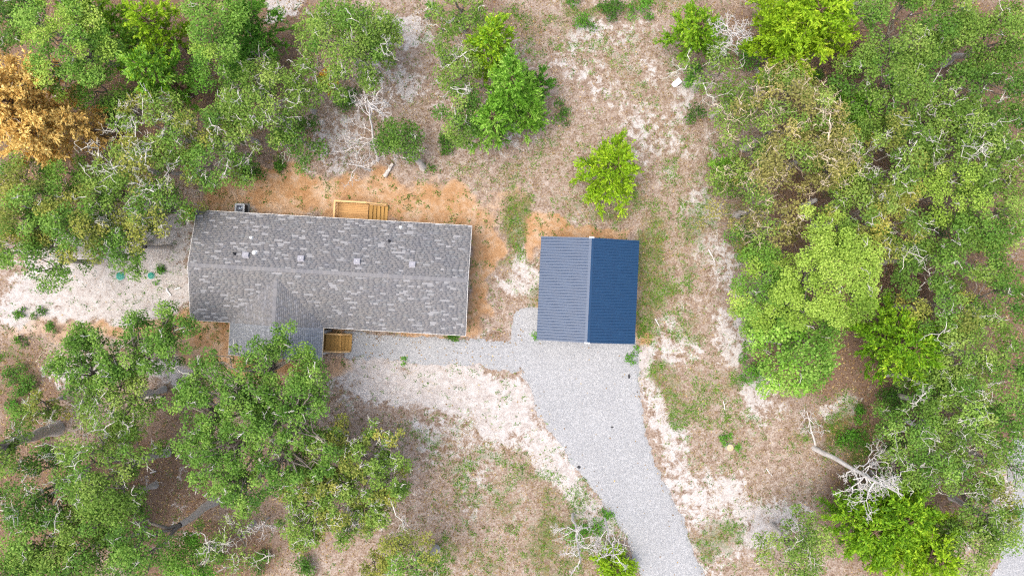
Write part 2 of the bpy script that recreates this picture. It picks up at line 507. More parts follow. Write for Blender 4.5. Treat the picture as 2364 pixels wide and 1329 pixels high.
def gravel_sheet(name, poly, step=.13):
    P = np.array(poly)
    x0, y0 = P.min(0) - .4; x1, y1 = P.max(0) + .4
    ax, ay = np.arange(x0, x1, step), np.arange(y0, y1, step)
    mx, my = np.meshgrid(ax, ay)
    sd_ = sdist(mx, my, poly) + (fbm(mx / .9, my / .9, 41) - .5) * .7 + (fbm(mx / .25, my / .25, 43, 2) - .5) * .22
    z = .07 * sstep(-.28, .22, sd_) - .06 + np.maximum(ground_z(mx, my), -.05) * sstep(.0, .3, sd_) * .3 + .02 * sstep(0, .1, sd_) + .02
    keep = sd_ > -.3
    h, w = mx.shape
    idx = (np.arange(h - 1)[:, None] * w + np.arange(w - 1)[None, :])
    ok = (keep[:-1, :-1] & keep[1:, :-1] & keep[:-1, 1:] & keep[1:, 1:]).ravel()
    q = idx.ravel()[ok]
    quads = np.stack([q, q + 1, q + w + 1, q + w], 1)
    used, inv = np.unique(quads, return_inverse=True)
    v = np.stack([mx.ravel(), my.ravel(), z.ravel()], 1)[used]
    return tag(link(name, quad_mesh(name, v, inv.reshape(-1, 4), smooth=True), GRAVEL), kind='structure')

gravel_sheet('gravel_driveway', DRIVE_W)
gravel_sheet('gravel_lane', LANE_W, .25)


# ------------------------------------------------------------------ tubes, leaves
def curves(S, E, r0, r1, m=5, wob=.12, lift=0.0):
    """n polylines of m points from S to E with a crooked course"""
    S, E = np.atleast_2d(S).astype(float), np.atleast_2d(E).astype(float)
    n = len(S)
    t = np.linspace(0, 1, m)[None, :, None]
    L = np.linalg.norm(E - S, axis=1)[:, None, None]
    P = S[:, None, :] * (1 - t) + E[:, None, :] * t
    j = rng.normal(0, 1, (n, m, 3)) * wob * L * np.sin(np.pi * np.clip(t * .9 + .05, 0, 1)) * np.where((t > 0), 1, 0)
    P = P + j
    P[:, :, 2] += (lift * L * np.sin(np.pi * t))[:, :, 0]
    r0 = np.broadcast_to(r0, (n,)); r1 = np.broadcast_to(r1, (n,))
    Rr = r0[:, None] * (1 - t[:, :, 0]) + r1[:, None] * t[:, :, 0]
    return P, Rr

def tubes(parts, k=4):
    """arrays of (P, R) -> verts, quads"""
    V, F, off = [], [], 0
    for P, Rr in parts:
        n, m, _ = P.shape
        if n == 0: continue
        D = np.gradient(P, axis=1)
        D /= np.linalg.norm(D, axis=2, keepdims=True) + 1e-9
        ov = np.abs(P[:, -1] - P[:, 0])
        ref = np.eye(3)[np.argmin(ov, axis=1)][:, None, :]
        A = np.cross(D, np.broadcast_to(ref, D.shape))
        A /= np.linalg.norm(A, axis=2, keepdims=True) + 1e-9
        B = np.cross(D, A)
        th = np.arange(k) * 2 * np.pi / k
        ring = P[:, :, None, :] + Rr[:, :, None, None] * (A[:, :, None, :] * np.cos(th)[None, None, :, None] + B[:, :, None, :] * np.sin(th)[None, None, :, None])
        V.append(ring.reshape(-1, 3))
        base = (np.arange(n)[:, None, None] * m + np.arange(m - 1)[None, :, None]) * k
        i = np.arange(k)[None, None, :]; j = (np.arange(k) + 1)[None, None, :] % k
        q = np.stack([base + i, base + j, base + k + j, base + k + i], -1).reshape(-1, 4) + off
        F.append(q); off += n * m * k
    if not V: return np.zeros((0, 3)), np.zeros((0, 4), int)
    return np.concatenate(V), np.concatenate(F)

def unit(v):
    return v / (np.linalg.norm(v, axis=-1, keepdims=True) + 1e-9)

def leaf_quads(C, T, Nn, L, Wd, fold=.18):
    """diamond leaf faces: centre C, long axis T, normal about Nn, length L, width Wd"""
    B = unit(np.cross(Nn, T))
    n2 = np.cross(T, B)
    L = np.broadcast_to(L, (len(C),))[:, None]; Wd = np.broadcast_to(Wd, (len(C),))[:, None]
    v = np.stack([C - T * L / 2, C + B * Wd / 2 + n2 * Wd * fold - T * L * .08, C + T * L / 2, C - B * Wd / 2 + n2 * Wd * fold - T * L * .08], 1).reshape(-1, 3)
    return v, np.arange(len(C) * 4).reshape(-1, 4)

def clump_leaves(cc, rc, per, size, flat=.6, up=.7, tint_c=None):
    """leaf diamonds filling flattened balls at cc with radius rc"""
    n = np.maximum(4, (per * rc ** 2).astype(int))
    idx = np.repeat(np.arange(len(cc)), n)
    N_ = len(idx)
    d = unit(rng.normal(0, 1, (N_, 3)))
    rad = rng.random(N_) ** .42
    # lumpy ball: each clump has its own few lobes
    off = d * (rad * rc[idx])[:, None] * np.array([1, 1, flat])
    C = cc[idx] + off
    Nn = unit(rng.normal(0, .62, (N_, 3)) + d * .35 + np.array([0, 0, up * 1.4]))
    T = unit(np.cross(Nn, rng.normal(0, 1, (N_, 3))))
    s = size * rng.uniform(.65, 1.35, N_)
    v, q = leaf_quads(C, T, Nn, s, s * rng.uniform(.55, .8, N_))
    tc_ = rng.normal(.5, .13, len(cc)) if tint_c is None else tint_c
    tint = np.clip(tc_[idx] + rng.normal(0, .12, N_), 0, 1)
    return v, q, tint

def make_part(name, parent, arrs, mat, origin, k=None):
    v, q = arrs[0], arrs[1]
    t = arrs[2] if len(arrs) > 2 else None
    if len(q) == 0: return None
    me = quad_mesh(name, v - origin, q, t, smooth=(k is not None))
    return link(name, me, mat, parent)


def scatter_disc(cx, cy, Rw, spacing, drop=.12, sq=1.0, rot=0.0, lob=.28):
    """uneven disc of points with a lobed outline"""
    ph = rng.uniform(0, 6.28, 4); am = rng.uniform(.3, 1, 4)
    pts = []
    n_try = int(14 * (Rw / spacing) ** 2) + 12
    for _ in range(n_try):
        a = rng.uniform(0, 6.283)
        lim = 1 - lob / 2 + lob * .5 * (am[0] * math.sin(2 * a + ph[0]) + am[1] * math.sin(3 * a + ph[1]) + am[2] * math.sin(5 * a + ph[2])) / 1.2
        r_ = math.sqrt(rng.random()) * Rw * lim
        x, y = r_ * math.cos(a), r_ * math.sin(a) * sq
        x, y = x * math.cos(rot) - y * math.sin(rot), x * math.sin(rot) + y * math.cos(rot)
        if all((x - u) ** 2 + (y - v) ** 2 > spacing ** 2 for u, v, _ in pts):
            pts.append((x, y, r_ / max(Rw, .01)))
    pts = [q for q in pts if rng.random() > drop]
    return [(cx + x, cy + y, d) for x, y, d in pts]


def branchwork(root, base, fork, cc, rc, trunk_r, twig, bark_m, twig_m, origin, dead_frac=.5, twig_out=1.6):
    """trunk, limbs, boughs to each clump and pale bare twigs; returns nothing"""
    parts = []
    P, Rr = curves(base[None], fork[None], trunk_r * 1.25, trunk_r * .8, 6, .016)
    Rr[:, 0] *= 1.35
    v, q = tubes([(P, Rr)], 8)
    make_part('trunk', root, (v, q), bark_m, origin, 1)
    parts = []
    ng = max(3, min(8, len(cc) // 6))
    seeds = cc[rng.choice(len(cc), ng, replace=len(cc) < ng)]
    gid = np.argmin(((cc[:, None, :2] - seeds[None, :, :2]) ** 2).sum(-1), 1)
    ends = np.array([(cc[gid == g].mean(0) * .75 + fork * .25) if (gid == g).any() else seeds[g] for g in range(ng)])
    ends[:, 2] -= .5
    P, Rr = curves(np.repeat(fork[None], ng, 0), ends, trunk_r * .55, trunk_r * .3, 6, .08, .04)
    parts.append((P, Rr))
    P, Rr = curves(ends[gid], cc - np.array([0, 0, .15]), trunk_r * .24, .03, 5, .09, .05)
    parts.append((P, Rr))
    v, q = tubes(parts, 5)
    make_part('limbs', root, (v, q), LIMB, origin, 1)
    if twig > 0:
        sel = rng.random(len(cc)) < min(1, .15 + twig * .5)
        c2, r2 = cc[sel], rc[sel]
        if len(c2) == 0: return
        nt_ = np.maximum(1, (rng.uniform(.8, 4.0, len(c2)) * twig).astype(int))
        idx = np.repeat(np.arange(len(c2)), nt_)
        d = rng.normal(0, 1, (len(idx), 3)); d[:, 2] = np.abs(d[:, 2]) * .7 + .35
        d = unit(d)
        S = c2[idx] - np.array([0, 0, .1]) * r2[idx][:, None]
        E = c2[idx] + d * (r2[idx] * rng.uniform(.75, twig_out, len(idx)))[:, None]
        P1, R1 = curves(S, E, .040, .014, 5, .12)
        tp = [(P1, R1)]
        # side twigs
        rep = np.repeat(np.arange(len(idx)), 2)
        kk = rng.integers(2, 4, len(rep))
        S2 = P1[rep, kk]
        d2 = unit(d[rep] + rng.normal(0, .75, (len(rep), 3)))
        E2 = S2 + d2 * (r2[idx][rep] * rng.uniform(.3, .8, len(rep)))[:, None]
        tp.append(curves(S2, E2, .026, .011, 4, .14))
        nf = int(round(twig * 1.7)) if twig >= .8 else 0
        if nf:                                              # whole bleached boughs standing out of the crown
            s = rng.choice(len(cc), nf)
            fs = cc[s] + np.array([0, 0, .1]); fd = unit(rng.normal(0, 1, (nf, 3)) * np.array([1, 1, .3]) + np.array([0, 0, .4]))
            fl_, fr_ = rng.uniform(1.1, 2.0, nf), np.full(nf, .055)
            for lv in range(3):
                Pf, Rf = curves(fs, fs + fd * fl_[:, None], fr_, fr_ * .5, 5, .12)
                tp.append((Pf, Rf))
                rp = np.repeat(np.arange(len(fs)), 4)
                kk = rng.integers(1, 5, len(rp))
                fs = Pf[rp, kk]; fd = unit(unit(Pf[rp, kk] - Pf[rp, kk - 1]) * .7 + rng.normal(0, .65, (len(rp), 3)))
                fl_ = fl_[rp] * rng.uniform(.3, .65, len(rp)); fr_ = np.maximum(fr_[rp] * .6, .014)
        v, q = tubes(tp, 3)
        make_part('bare_twigs', root, (v, q), twig_m, origin, 1)['kind'] = 'stuff'


def broadleaf(name, px, py, r, h, pal, label, cat='tree', twig=.6, dens=1.0, base=None, clumps=None, group=None, size=.155, drop=.05,
              twig_m=None, sq=1.0, rot=0.0, flat=.62, low=.5, mix=None, trunk_r=.2, depth=None, lob=.28):
    zc = h * .86
    if clumps is None:
        cx, cy = W(px, py, zc)
        Rw = r * (1.07 if r > 40 else 1.0) * (CAM_H - zc) / CAM_H / PPM
        sml = min(1.0, Rw / 1.6)
        pts = scatter_disc(cx, cy, Rw, .85 * sml, drop, sq, rot, lob)
        dp = depth if depth is not None else min(.45 * h, Rw * .75)
        pts = pts or [(cx, cy, 0.0)]
        cc = np.array([(x, y, h - min(.5, h * .3) - dp * d ** 2 + rng.normal(0, .6) * min(1, h / 4)) for x, y, d in pts])
        rc = rng.uniform(.58, 1.08, len(cc)) * sml
        cc[:, 2] = np.maximum(cc[:, 2], .12 * sml)
        # lower tier
        nl = int(len(cc) * low)
        if nl:
            s = rng.choice(len(cc), nl)
            c2 = cc[s] + np.stack([rng.normal(0, .5, nl), rng.normal(0, .5, nl), -rng.uniform(.8, 2.4, nl)], 1) * sml
            c2[:, 2] = np.maximum(c2[:, 2], .3 * h)
            cc = np.concatenate([cc, c2]); rc = np.concatenate([rc, rng.uniform(.5, .85, nl) * sml])
    else:
        cc, rc = [], []
        for q in clumps:
            qx, qy, qr = q[:3]
            hz = q[3] if len(q) > 3 else rng.uniform(.72, .95) * h
            x, y = W(qx, qy, hz)
            rw = qr * (CAM_H - hz) / CAM_H / PPM
            for (a, b_, d) in scatter_disc(x, y, rw * 1.4, .52, drop, lob=.6):
                cc.append((a, b_, hz + rng.normal(0, .3) - .25 * d)); rc.append(rng.uniform(.36, .72))
                if rng.random() < low:
                    cc.append((a + rng.normal(0, .3), b_ + rng.normal(0, .3), hz - rng.uniform(.6, 1.8))); rc.append(rng.uniform(.4, .7))
        cc, rc = np.array(cc), np.array(rc)
        cx, cy = W(px, py, zc)
    if len(cc) < 3:
        cc = np.concatenate([cc.reshape(-1, 3), np.array([[cx, cy, h * .8], [cx + .2, cy, h * .7], [cx, cy + .2, h * .6]])]); rc = np.concatenate([rc, [.4, .4, .4]])
    bx, by = W(base[0], base[1], 0) if base else (cx + rng.normal(0, .25), cy + rng.normal(0, .25))
    bz = float(ground_z(np.array([bx]), np.array([by]))[0])
    origin = np.array([bx, by, bz])
    fork = np.array([bx * .55 + cx * .45, by * .55 + cy * .45, h * rng.uniform(.42, .55)])
    root = empty(name, origin, 0, label, cat, group)
    branchwork(root, origin - np.array([0, 0, .1]), fork, cc, rc, trunk_r * (h / 9) ** .7, twig, BARK, twig_m or TWIG, origin)
    tcl = np.clip(.5 + (cc[:, 2] - cc[:, 2].mean()) * .0 + rng.normal(0, .14, len(cc)), 0, 1)
    if mix:   # some clumps carry leaves of another colour
        second = rng.random(len(cc)) < mix[1]
    else:
        second = np.zeros(len(cc), bool)
    per = 265 * dens * (.19 / size) ** 2
    if (~second).any():
        make_part('crown', root, clump_leaves(cc[~second], rc[~second], per, size, flat, .7, tcl[~second]), LEAF[pal], origin)
    if second.any():
        make_part('crown', root, clump_leaves(cc[second], rc[second], per, size, flat, .7, tcl[second]), LEAF[mix[0]], origin)['label'] = 'leaves turning a paler colour'
    return root


def cedar(name, px, py, r, h, pal, label, cat='tree', dens=1.0, base=None, sq=1.0, rot=0.0, tips=None, group=None, tops=None, twig=0.0, size=1.0):
    """juniper: boughs radiating from a leader, each with feathery sprays"""
    zc = h * .6
    cx, cy = W(px, py, zc)
    Rw = r * (CAM_H - zc) / CAM_H / PPM
    if tops is None:
        tops = [(0, 0, 1.0, 1.0)]
    bx, by = W(base[0], base[1], 0) if base else (cx, cy)
    bz = float(ground_z(np.array([bx]), np.array([by]))[0])
    origin = np.array([bx, by, bz])
    root = empty(name, origin, 0, label, cat, group)
    C, T, U, tint, wood = [], [], [], [], []
    for (ox, oy, fr, fh) in tops:
        tx, ty = cx + ox * Rw, cy + oy * Rw
        hh, rr = h * fh, Rw * fr
        foot = np.array([bx, by, bz - .1])
        topp = np.array([tx, ty, hh * .97])
        wood.append(curves(foot[None], topp[None], .15 * (h / 8), .02, 6, .02))
        nb = int(46 * dens * max(.5, rr / 2.0))
        u = np.sort(rng.random(nb)) ** .8                       # 0 low .. 1 top
        z0 = hh * (.18 + .78 * u)
        a = np.arange(nb) * 2.399 + rng.normal(0, .3, nb)
        ph = rng.uniform(0, 6.28, 3)
        lobe = 1 + .16 * np.sin(2 * a + ph[0]) + .13 * np.sin(3 * a + ph[1]) + .1 * np.sin(5 * a + ph[2])
        ln = rr * np.sqrt(np.clip(1 - (u * .97) ** 1.7, 0.02, 1)) * lobe * rng.uniform(.72, 1.12, nb)
        dx, dy = np.cos(a), np.sin(a) * sq
        dx, dy = dx * math.cos(rot) - dy * math.sin(rot), dx * math.sin(rot) + dy * math.cos(rot)
        ax = foot[None] + (topp - foot)[None] * (z0 / (hh * .97))[:, None]
        tip = ax + np.stack([dx * ln, dy * ln, ln * rng.uniform(.1, .5, nb) + .25 * u], 1)
        P, Rr = curves(ax, tip, .045, .012, 6, .05, .04)
        wood.append((P, Rr))
        # sprays along the outer part of each bough
        ns = np.maximum(5, (ln * 9 * dens).astype(int) + 4)
        bi = np.repeat(np.arange(nb), ns)
        tt = 1 - rng.random(len(bi)) ** 1.25 * .8
        k = np.clip(tt * 5, 0, 4.999); k0 = k.astype(int); kf = (k - k0)[:, None]
        S = P[bi, k0] * (1 - kf) + P[bi, k0 + 1] * kf
        bd = unit(P[bi, k0 + 1] - P[bi, k0])
        sd_ = unit(bd * .9 + rng.normal(0, .55, (len(bi), 3)) + np.array([0, 0, .32]))
        sl = rng.uniform(.35, .8, len(bi)) * size
        # leaflets
        nl = 9
        ri = np.repeat(np.arange(len(bi)), nl)
        s = np.tile(np.linspace(.1, 1, nl), len(bi))
        ld = unit(sd_[ri] + rng.normal(0, .42, (len(ri), 3)))
        ps = S[ri] + sd_[ri] * (sl[ri] * s)[:, None] + rng.normal(0, .045, (len(ri), 3))
        C.append(ps); T.append(ld)
        U.append(unit(rng.normal(0, .6, (len(ri), 3)) + np.array([0, 0, .9])))
        bt = rng.normal(.47, .12, nb)[bi][ri]
        tint.append(np.clip(bt + rng.normal(0, .13, len(ri)) + .16 * (s - .5), 0, 1))
    C, T, U, tint = np.concatenate(C), np.concatenate(T), np.concatenate(U), np.concatenate(tint)
    L = rng.uniform(.16, .32, len(C)) * size
    v, q = leaf_quads(C, T, U, L, L * rng.uniform(.3, .48, len(C)), .1)
    if tips is not None:
        hi = (C[:, 2] > np.quantile(C[:, 2], .55)) & (rng.random(len(C)) < .22)
    else:
        hi = np.zeros(len(C), bool)
    def sub(msk):
        vi = v.reshape(-1, 4, 3)[msk].reshape(-1, 3)
        return vi, np.arange(len(vi)).reshape(-1, 4), tint[msk]
    make_part('crown', root, sub(~hi), LEAF[pal], origin)
    if hi.any():
        make_part('crown', root, sub(hi), LEAF[tips], origin)['label'] = 'paler growing tips of the crown'
    vv, qq = tubes(wood, 5)
    make_part('trunk', root, (vv, qq), BARK_D, origin, 1)
    if twig:
        n = int(40 * twig)
        s = rng.choice(len(C), n)
        d = unit(rng.normal(0, 1, (n, 3)) + np.array([0, 0, .5]))
        make_part('bare_twigs', root, tubes([curves(C[s], C[s] + d * rng.uniform(.4, 1.1, (n, 1)), .02, .008, 4, .12)], 3), TWIG, origin, 1)['kind'] = 'stuff'
    return root


def snag(name, base, tip, h, label, spread=1.0, levels=4, trunk_r=.17, n0=9, start=.45, mat=None, cat='dead tree', up=.25, seed=0, group=None):
    """bare dead tree: trunk from base px to tip px at height h with forking boughs"""
    bx, by = W(base[0], base[1], 0)
    tx, ty = W(tip[0], tip[1], h)
    bz = float(ground_z(np.array([bx]), np.array([by]))[0])
    origin = np.array([bx, by, bz])
    root = empty(name, origin, 0, label, cat, group)
    P, Rr = curves(origin[None] - np.array([[0, 0, .1]]), np.array([[tx, ty, h]]), trunk_r * 1.15, trunk_r * .28, 8, .012)
    v, q = tubes([(P, Rr)], 8)
    make_part('trunk', root, (v, q), mat or SNAG, origin, 1)
    t = rng.uniform(start, .98, n0)
    k = t * 7; k0 = np.minimum(k.astype(int), 6); kf = (k - k0)[:, None]
    S = P[0, k0] * (1 - kf) + P[0, k0 + 1] * kf
    a = np.arange(n0) * 2.4 + rng.normal(0, .4, n0)
    d = unit(np.stack([np.cos(a), np.sin(a), rng.uniform(up - .15, up + .4, n0)], 1))
    ln = rng.uniform(1.0, 2.0, n0) * spread * (1.25 - t * .55)
    rr = np.clip(trunk_r * .4 * (1.2 - .6 * t), .045, .075)
    allb = [[] for _ in range(n0)]
    own = np.arange(n0)
    for lv in range(levels):
        E = S + d * ln[:, None]
        Pb, Rb = curves(S, E, rr, rr * .55, 5, .10, .03)
        for g in range(n0):
            msk = own == g
            allb[g].append((Pb[msk], Rb[msk]))
        nk = 4 if lv < 2 else 3
        rep = np.repeat(np.arange(len(S)), nk)
        kk = rng.integers(2, 5, len(rep))
        S = Pb[rep, kk]
        dd = unit(Pb[rep, kk] - Pb[rep, kk - 1])
        d = unit(dd * .75 + rng.normal(0, .6, (len(rep), 3)) + np.array([0, 0, .12]))
        ln = ln[rep] * rng.uniform(.32, .68, len(rep))
        rr = np.maximum(rr[rep] * .58, .013)
        own = own[rep]
    for g in range(n0):                                     # every bough with its own twigs is one part
        v, q = tubes(allb[g], 3)
        make_part('bough', root, (v, q), mat or SNAG, origin, 1)
    return root


# ------------------------------------------------------------------ building materials
def shingle_mat(name, stops):
    m, nt, nd, lk, p = new_mat(name)
    at = N(nd, 'ShaderNodeAttribute', attribute_name='tint')
    r = ramp(nd, [(q, lin(c_, .86)) for q, c_ in stops])
    lk.new(at.outputs['Fac'], r.inputs[0])
    tc = N(nd, 'ShaderNodeTexCoord')
    no = N(nd, 'ShaderNodeTexNoise', Scale=45.0, Detail=3.0, Roughness=.8); lk.new(tc.outputs['Object'], no.inputs['Vector'])
    no2 = N(nd, 'ShaderNodeTexNoise', Scale=.6, Detail=4.0); lk.new(tc.outputs['Object'], no2.inputs['Vector'])
    rr = ramp(nd, [(.3, (.92, .92, .92, 1)), (.7, (1.08, 1.08, 1.08, 1))]); lk.new(no.outputs['Fac'], rr.inputs[0])
    r3 = ramp(nd, [(.35, (.93, .94, .97, 1)), (.65, (1.05, 1.04, 1.02, 1))]); lk.new(no2.outputs['Fac'], r3.inputs[0])
    c = mix_rgb(nd, lk, r.outputs[0], rr.outputs[0], 1.0, 'MULTIPLY')
    c = mix_rgb(nd, lk, c, r3.outputs[0], 1.0, 'MULTIPLY')
    lk.new(c, p.inputs['Base Color'])
    p.inputs['Roughness'].default_value = .85
    p.inputs['Specular IOR Level'].default_value = .25
    return m

SHINGLE = shingle_mat('asphalt_shingle', [(0, (121, 121, 124)), (.3, (130, 130, 132)), (.5, (135, 133, 133)), (.65, (136, 138, 140)), (.8, (141, 141, 144)), (1, (149, 149, 152))])
SHINGLE_B = shingle_mat('porch_shingle', [(0, (126, 130, 136)), (.5, (143, 147, 152)), (1, (160, 164, 169))])
m, nt, nd, lk, p = new_mat('pale_shingle')
oi = N(nd, 'ShaderNodeObjectInfo')
r = ramp(nd, [(0, lin((138, 139, 141), .86)), (1, lin((151, 151, 153), .86))])
lk.new(oi.outputs['Random'], r.inputs[0])
tc = N(nd, 'ShaderNodeTexCoord'); no = N(nd, 'ShaderNodeTexNoise', Scale=16.0, Detail=3.0, Roughness=.8)
lk.new(tc.outputs['Object'], no.inputs['Vector'])
rr = ramp(nd, [(.3, (.88, .88, .88, 1)), (.7, (1.1, 1.1, 1.1, 1))]); lk.new(no.outputs['Fac'], rr.inputs[0])
lk.new(mix_rgb(nd, lk, r.outputs[0], rr.outputs[0], 1.0, 'MULTIPLY'), p.inputs['Base Color'])
p.inputs['Roughness'].default_value = .85
SHINGLE_P = m

def wood_mat(name, lo, hi, axis):
    m, nt, nd, lk, p = new_mat(name)
    tc = N(nd, 'ShaderNodeTexCoord'); oi = N(nd, 'ShaderNodeObjectInfo')
    mp = N(nd, 'ShaderNodeMapping')
    sc_ = [9, 9, 9]; sc_[axis] = .9
    mp.inputs['Scale'].default_value = sc_
    lk.new(tc.outputs['Object'], mp.inputs['Vector'])
    ad = N(nd, 'ShaderNodeVectorMath', operation='ADD')
    lk.new(mp.outputs[0], ad.inputs[0]); lk.new(oi.outputs['Random'], ad.inputs[1])
    no = N(nd, 'ShaderNodeTexNoise', Scale=1.6, Detail=5.0, Roughness=.65); lk.new(ad.outputs[0], no.inputs['Vector'])
    f = mth(nd, lk, 'ADD', mth(nd, lk, 'MULTIPLY', no.outputs['Fac'], .7), mth(nd, lk, 'MULTIPLY', oi.outputs['Random'], .35))
    r = ramp(nd, [(.2, lin(lo, .7)), (.8, lin(hi, .7))]); lk.new(f, r.inputs[0])
    lk.new(r.outputs[0], p.inputs['Base Color'])
    p.inputs['Roughness'].default_value = .75
    return m

WOOD_X = wood_mat('pine_along', (176, 128, 70), (232, 184, 120), 0)
WOOD_Y = wood_mat('pine_across', (164, 124, 56), (222, 174, 96), 1)
RAIL = plain('pale_pine', lin((232, 190, 132), .75), .7, var=.1)
SIDING = plain('cream_siding', lin((214, 208, 196), .8), .7, var=.05)
WHITE = plain('white_trim', lin((236, 234, 230), .85), .5, var=.04)
SKIRT = plain('grey_skirting', lin((150, 146, 140), .8), .8, var=.1)
GLASS = plain('dark_window_glass', lin((48, 56, 64), .7), .12, spec=.6, var=.1)
VENTM = plain('grey_vent_paint', lin((168, 168, 176), .8), .55, var=.06)
BLACKM = plain('black_rubber', lin((42, 46, 56), .8), .6, var=.15)
PVC = plain('white_pvc', lin((240, 240, 238), .88), .4, var=.03)
ACM = plain('grey_steel_cabinet', lin((176, 182, 190), .8), .5, var=.05)
ACD = plain('dark_condenser_coil', lin((58, 60, 64), .8), .7, var=.2, scale=30)
FAN = plain('dark_fan_well', lin((44, 54, 78), .8), .6, var=.2)
BLADE = plain('pale_fan_blade', lin((172, 188, 208), .8), .35, var=.06)
CONC = plain('concrete', lin((176, 172, 166), .7), .9, var=.1)

# ------------------------------------------------------------------ the house
HA = R(-3.27)
HC = (-14.11, 1.175)
HL, HW = 21.5 / 2, 8.58 / 2         # half length and half width at the eaves
EAVE, PIT = 3.1, .235
ca, sa = math.cos(HA), math.sin(HA)
def to_house(px, py, h):
    x, y = W(px, py, h)
    dx, dy = x - HC[0], y - HC[1]
    return dx * ca + dy * sa, -dx * sa + dy * ca

house = empty('house', (HC[0], HC[1], 0), HA, 'long single-storey house under a grey shingle gable roof with a front porch gable', 'house')
RIDGE = EAVE + HW * PIT
GU, GH = -4.0, 3.65                  # porch gable: centre along the house, half width
GV = -6.83                           # its front edge
GR = EAVE + GH * PIT

mb = MB().box(-HL + .35, HL - .35, -HW + .32, HW - .32, .75, EAVE - .06)
n = len(mb.v)
for sx in (-1, 1):                   # gable ends
    x0, x1 = sx * (HL - .35), sx * (HL - .37)
    mb.v += [(x0, -HW + .32, EAVE - .06), (x0, HW - .32, EAVE - .06), (x0, 0, RIDGE - .16), (x1, -HW + .32, EAVE - .06), (x1, HW - .32, EAVE - .06), (x1, 0, RIDGE - .16)]
    k = n if sx < 0 else n + 6
    mb.f += [(k, k + 1, k + 2), (k + 5, k + 4, k + 3), (k, k + 2, k + 5, k + 3), (k + 1, k + 4, k + 5, k + 2)]
mb.build('wall', SIDING, house)
MB().box(-HL + .37, HL - .37, -HW + .34, HW - .34, -.1, .75).build('skirting', SKIRT, house)

def roof_slab(name, mat):
    t = .10
    mb = MB()
    for s in (-1, 1):
        a = [(-HL, s * HW, EAVE), (HL, s * HW, EAVE), (HL, 0, RIDGE), (-HL, 0, RIDGE)]
        n = len(mb.v)
        mb.v += a + [(x, y, z - t) for x, y, z in a]
        for q in ((0, 1, 2, 3), (7, 6, 5, 4), (0, 4, 5, 1), (1, 5, 6, 2), (3, 2, 6, 7), (0, 3, 7, 4)):
            mb.f.append(tuple(n + i for i in q))
    return mb.build(name, mat, house)
UNDER = plain('roof_underlay', lin((128, 128, 132), .68), .9, var=.05)
roof = roof_slab('roof', UNDER)
for s in (-1, 1):
    MB().box(-HL, HL, min(s * HW, s * (HW + .025)), max(s * HW, s * (HW + .025)), EAVE - .17, EAVE - .004).build('fascia', WHITE, house)
    for g in (-1, 1):
        MB().bar((g * (HL + .013), s * HW, EAVE - .075), (g * (HL + .013), s * .01, RIDGE - .075), .024, .16).build('rake_board', WHITE, house)
mb = MB()
for s in (-1, 1):
    a = [(GU + s * GH, GV, EAVE + .02), (GU + s * GH, -HW + .1, EAVE + .02), (GU, -.4, GR + .02), (GU, GV, GR + .02)]
    n = len(mb.v)
    mb.v += a + [(x, y, z - .1) for x, y, z in a]
    for q in ((0, 1, 2, 3), (7, 6, 5, 4), (0, 4, 5, 1), (1, 5, 6, 2), (3, 2, 6, 7), (0, 3, 7, 4)):
        mb.f.append(tuple(n + i for i in q))
proof = mb.build('porch_roof', UNDER, house)
CREAM = plain('porch_fascia', lin((222, 206, 180), .8), .6, var=.05)
for s in (-1, 1):
    x_ = GU + s * GH
    MB().box(min(x_, x_ + s * .03), max(x_, x_ + s * .03), GV, -HW - .03, EAVE - .14, EAVE + .02).build('porch_fascia', CREAM, house)
    MB().bar((x_, GV - .013, EAVE - .055), (GU + s * .01, GV - .013, GR - .055), .024, .15).build('porch_rake_board', CREAM, house)

def slope_frame(o, eu, es):
    o, eu, es = Vector(o), Vector(eu).normalized(), Vector(es).normalized()
    return o, eu, es, eu.cross(es).normalized()

slab = {}
def shingle_verts(l, e, lift):
    return [(0, 0, 0), (l, 0, 0), (l, e, -.004), (0, e, -.004), (0, 0, lift), (l, 0, lift), (l, e, lift * .35), (0, e, lift * .35)]
SH_F = [(4, 5, 6, 7), (0, 1, 5, 4), (1, 2, 6, 5), (3, 0, 4, 7)]
pale_budget = [300]

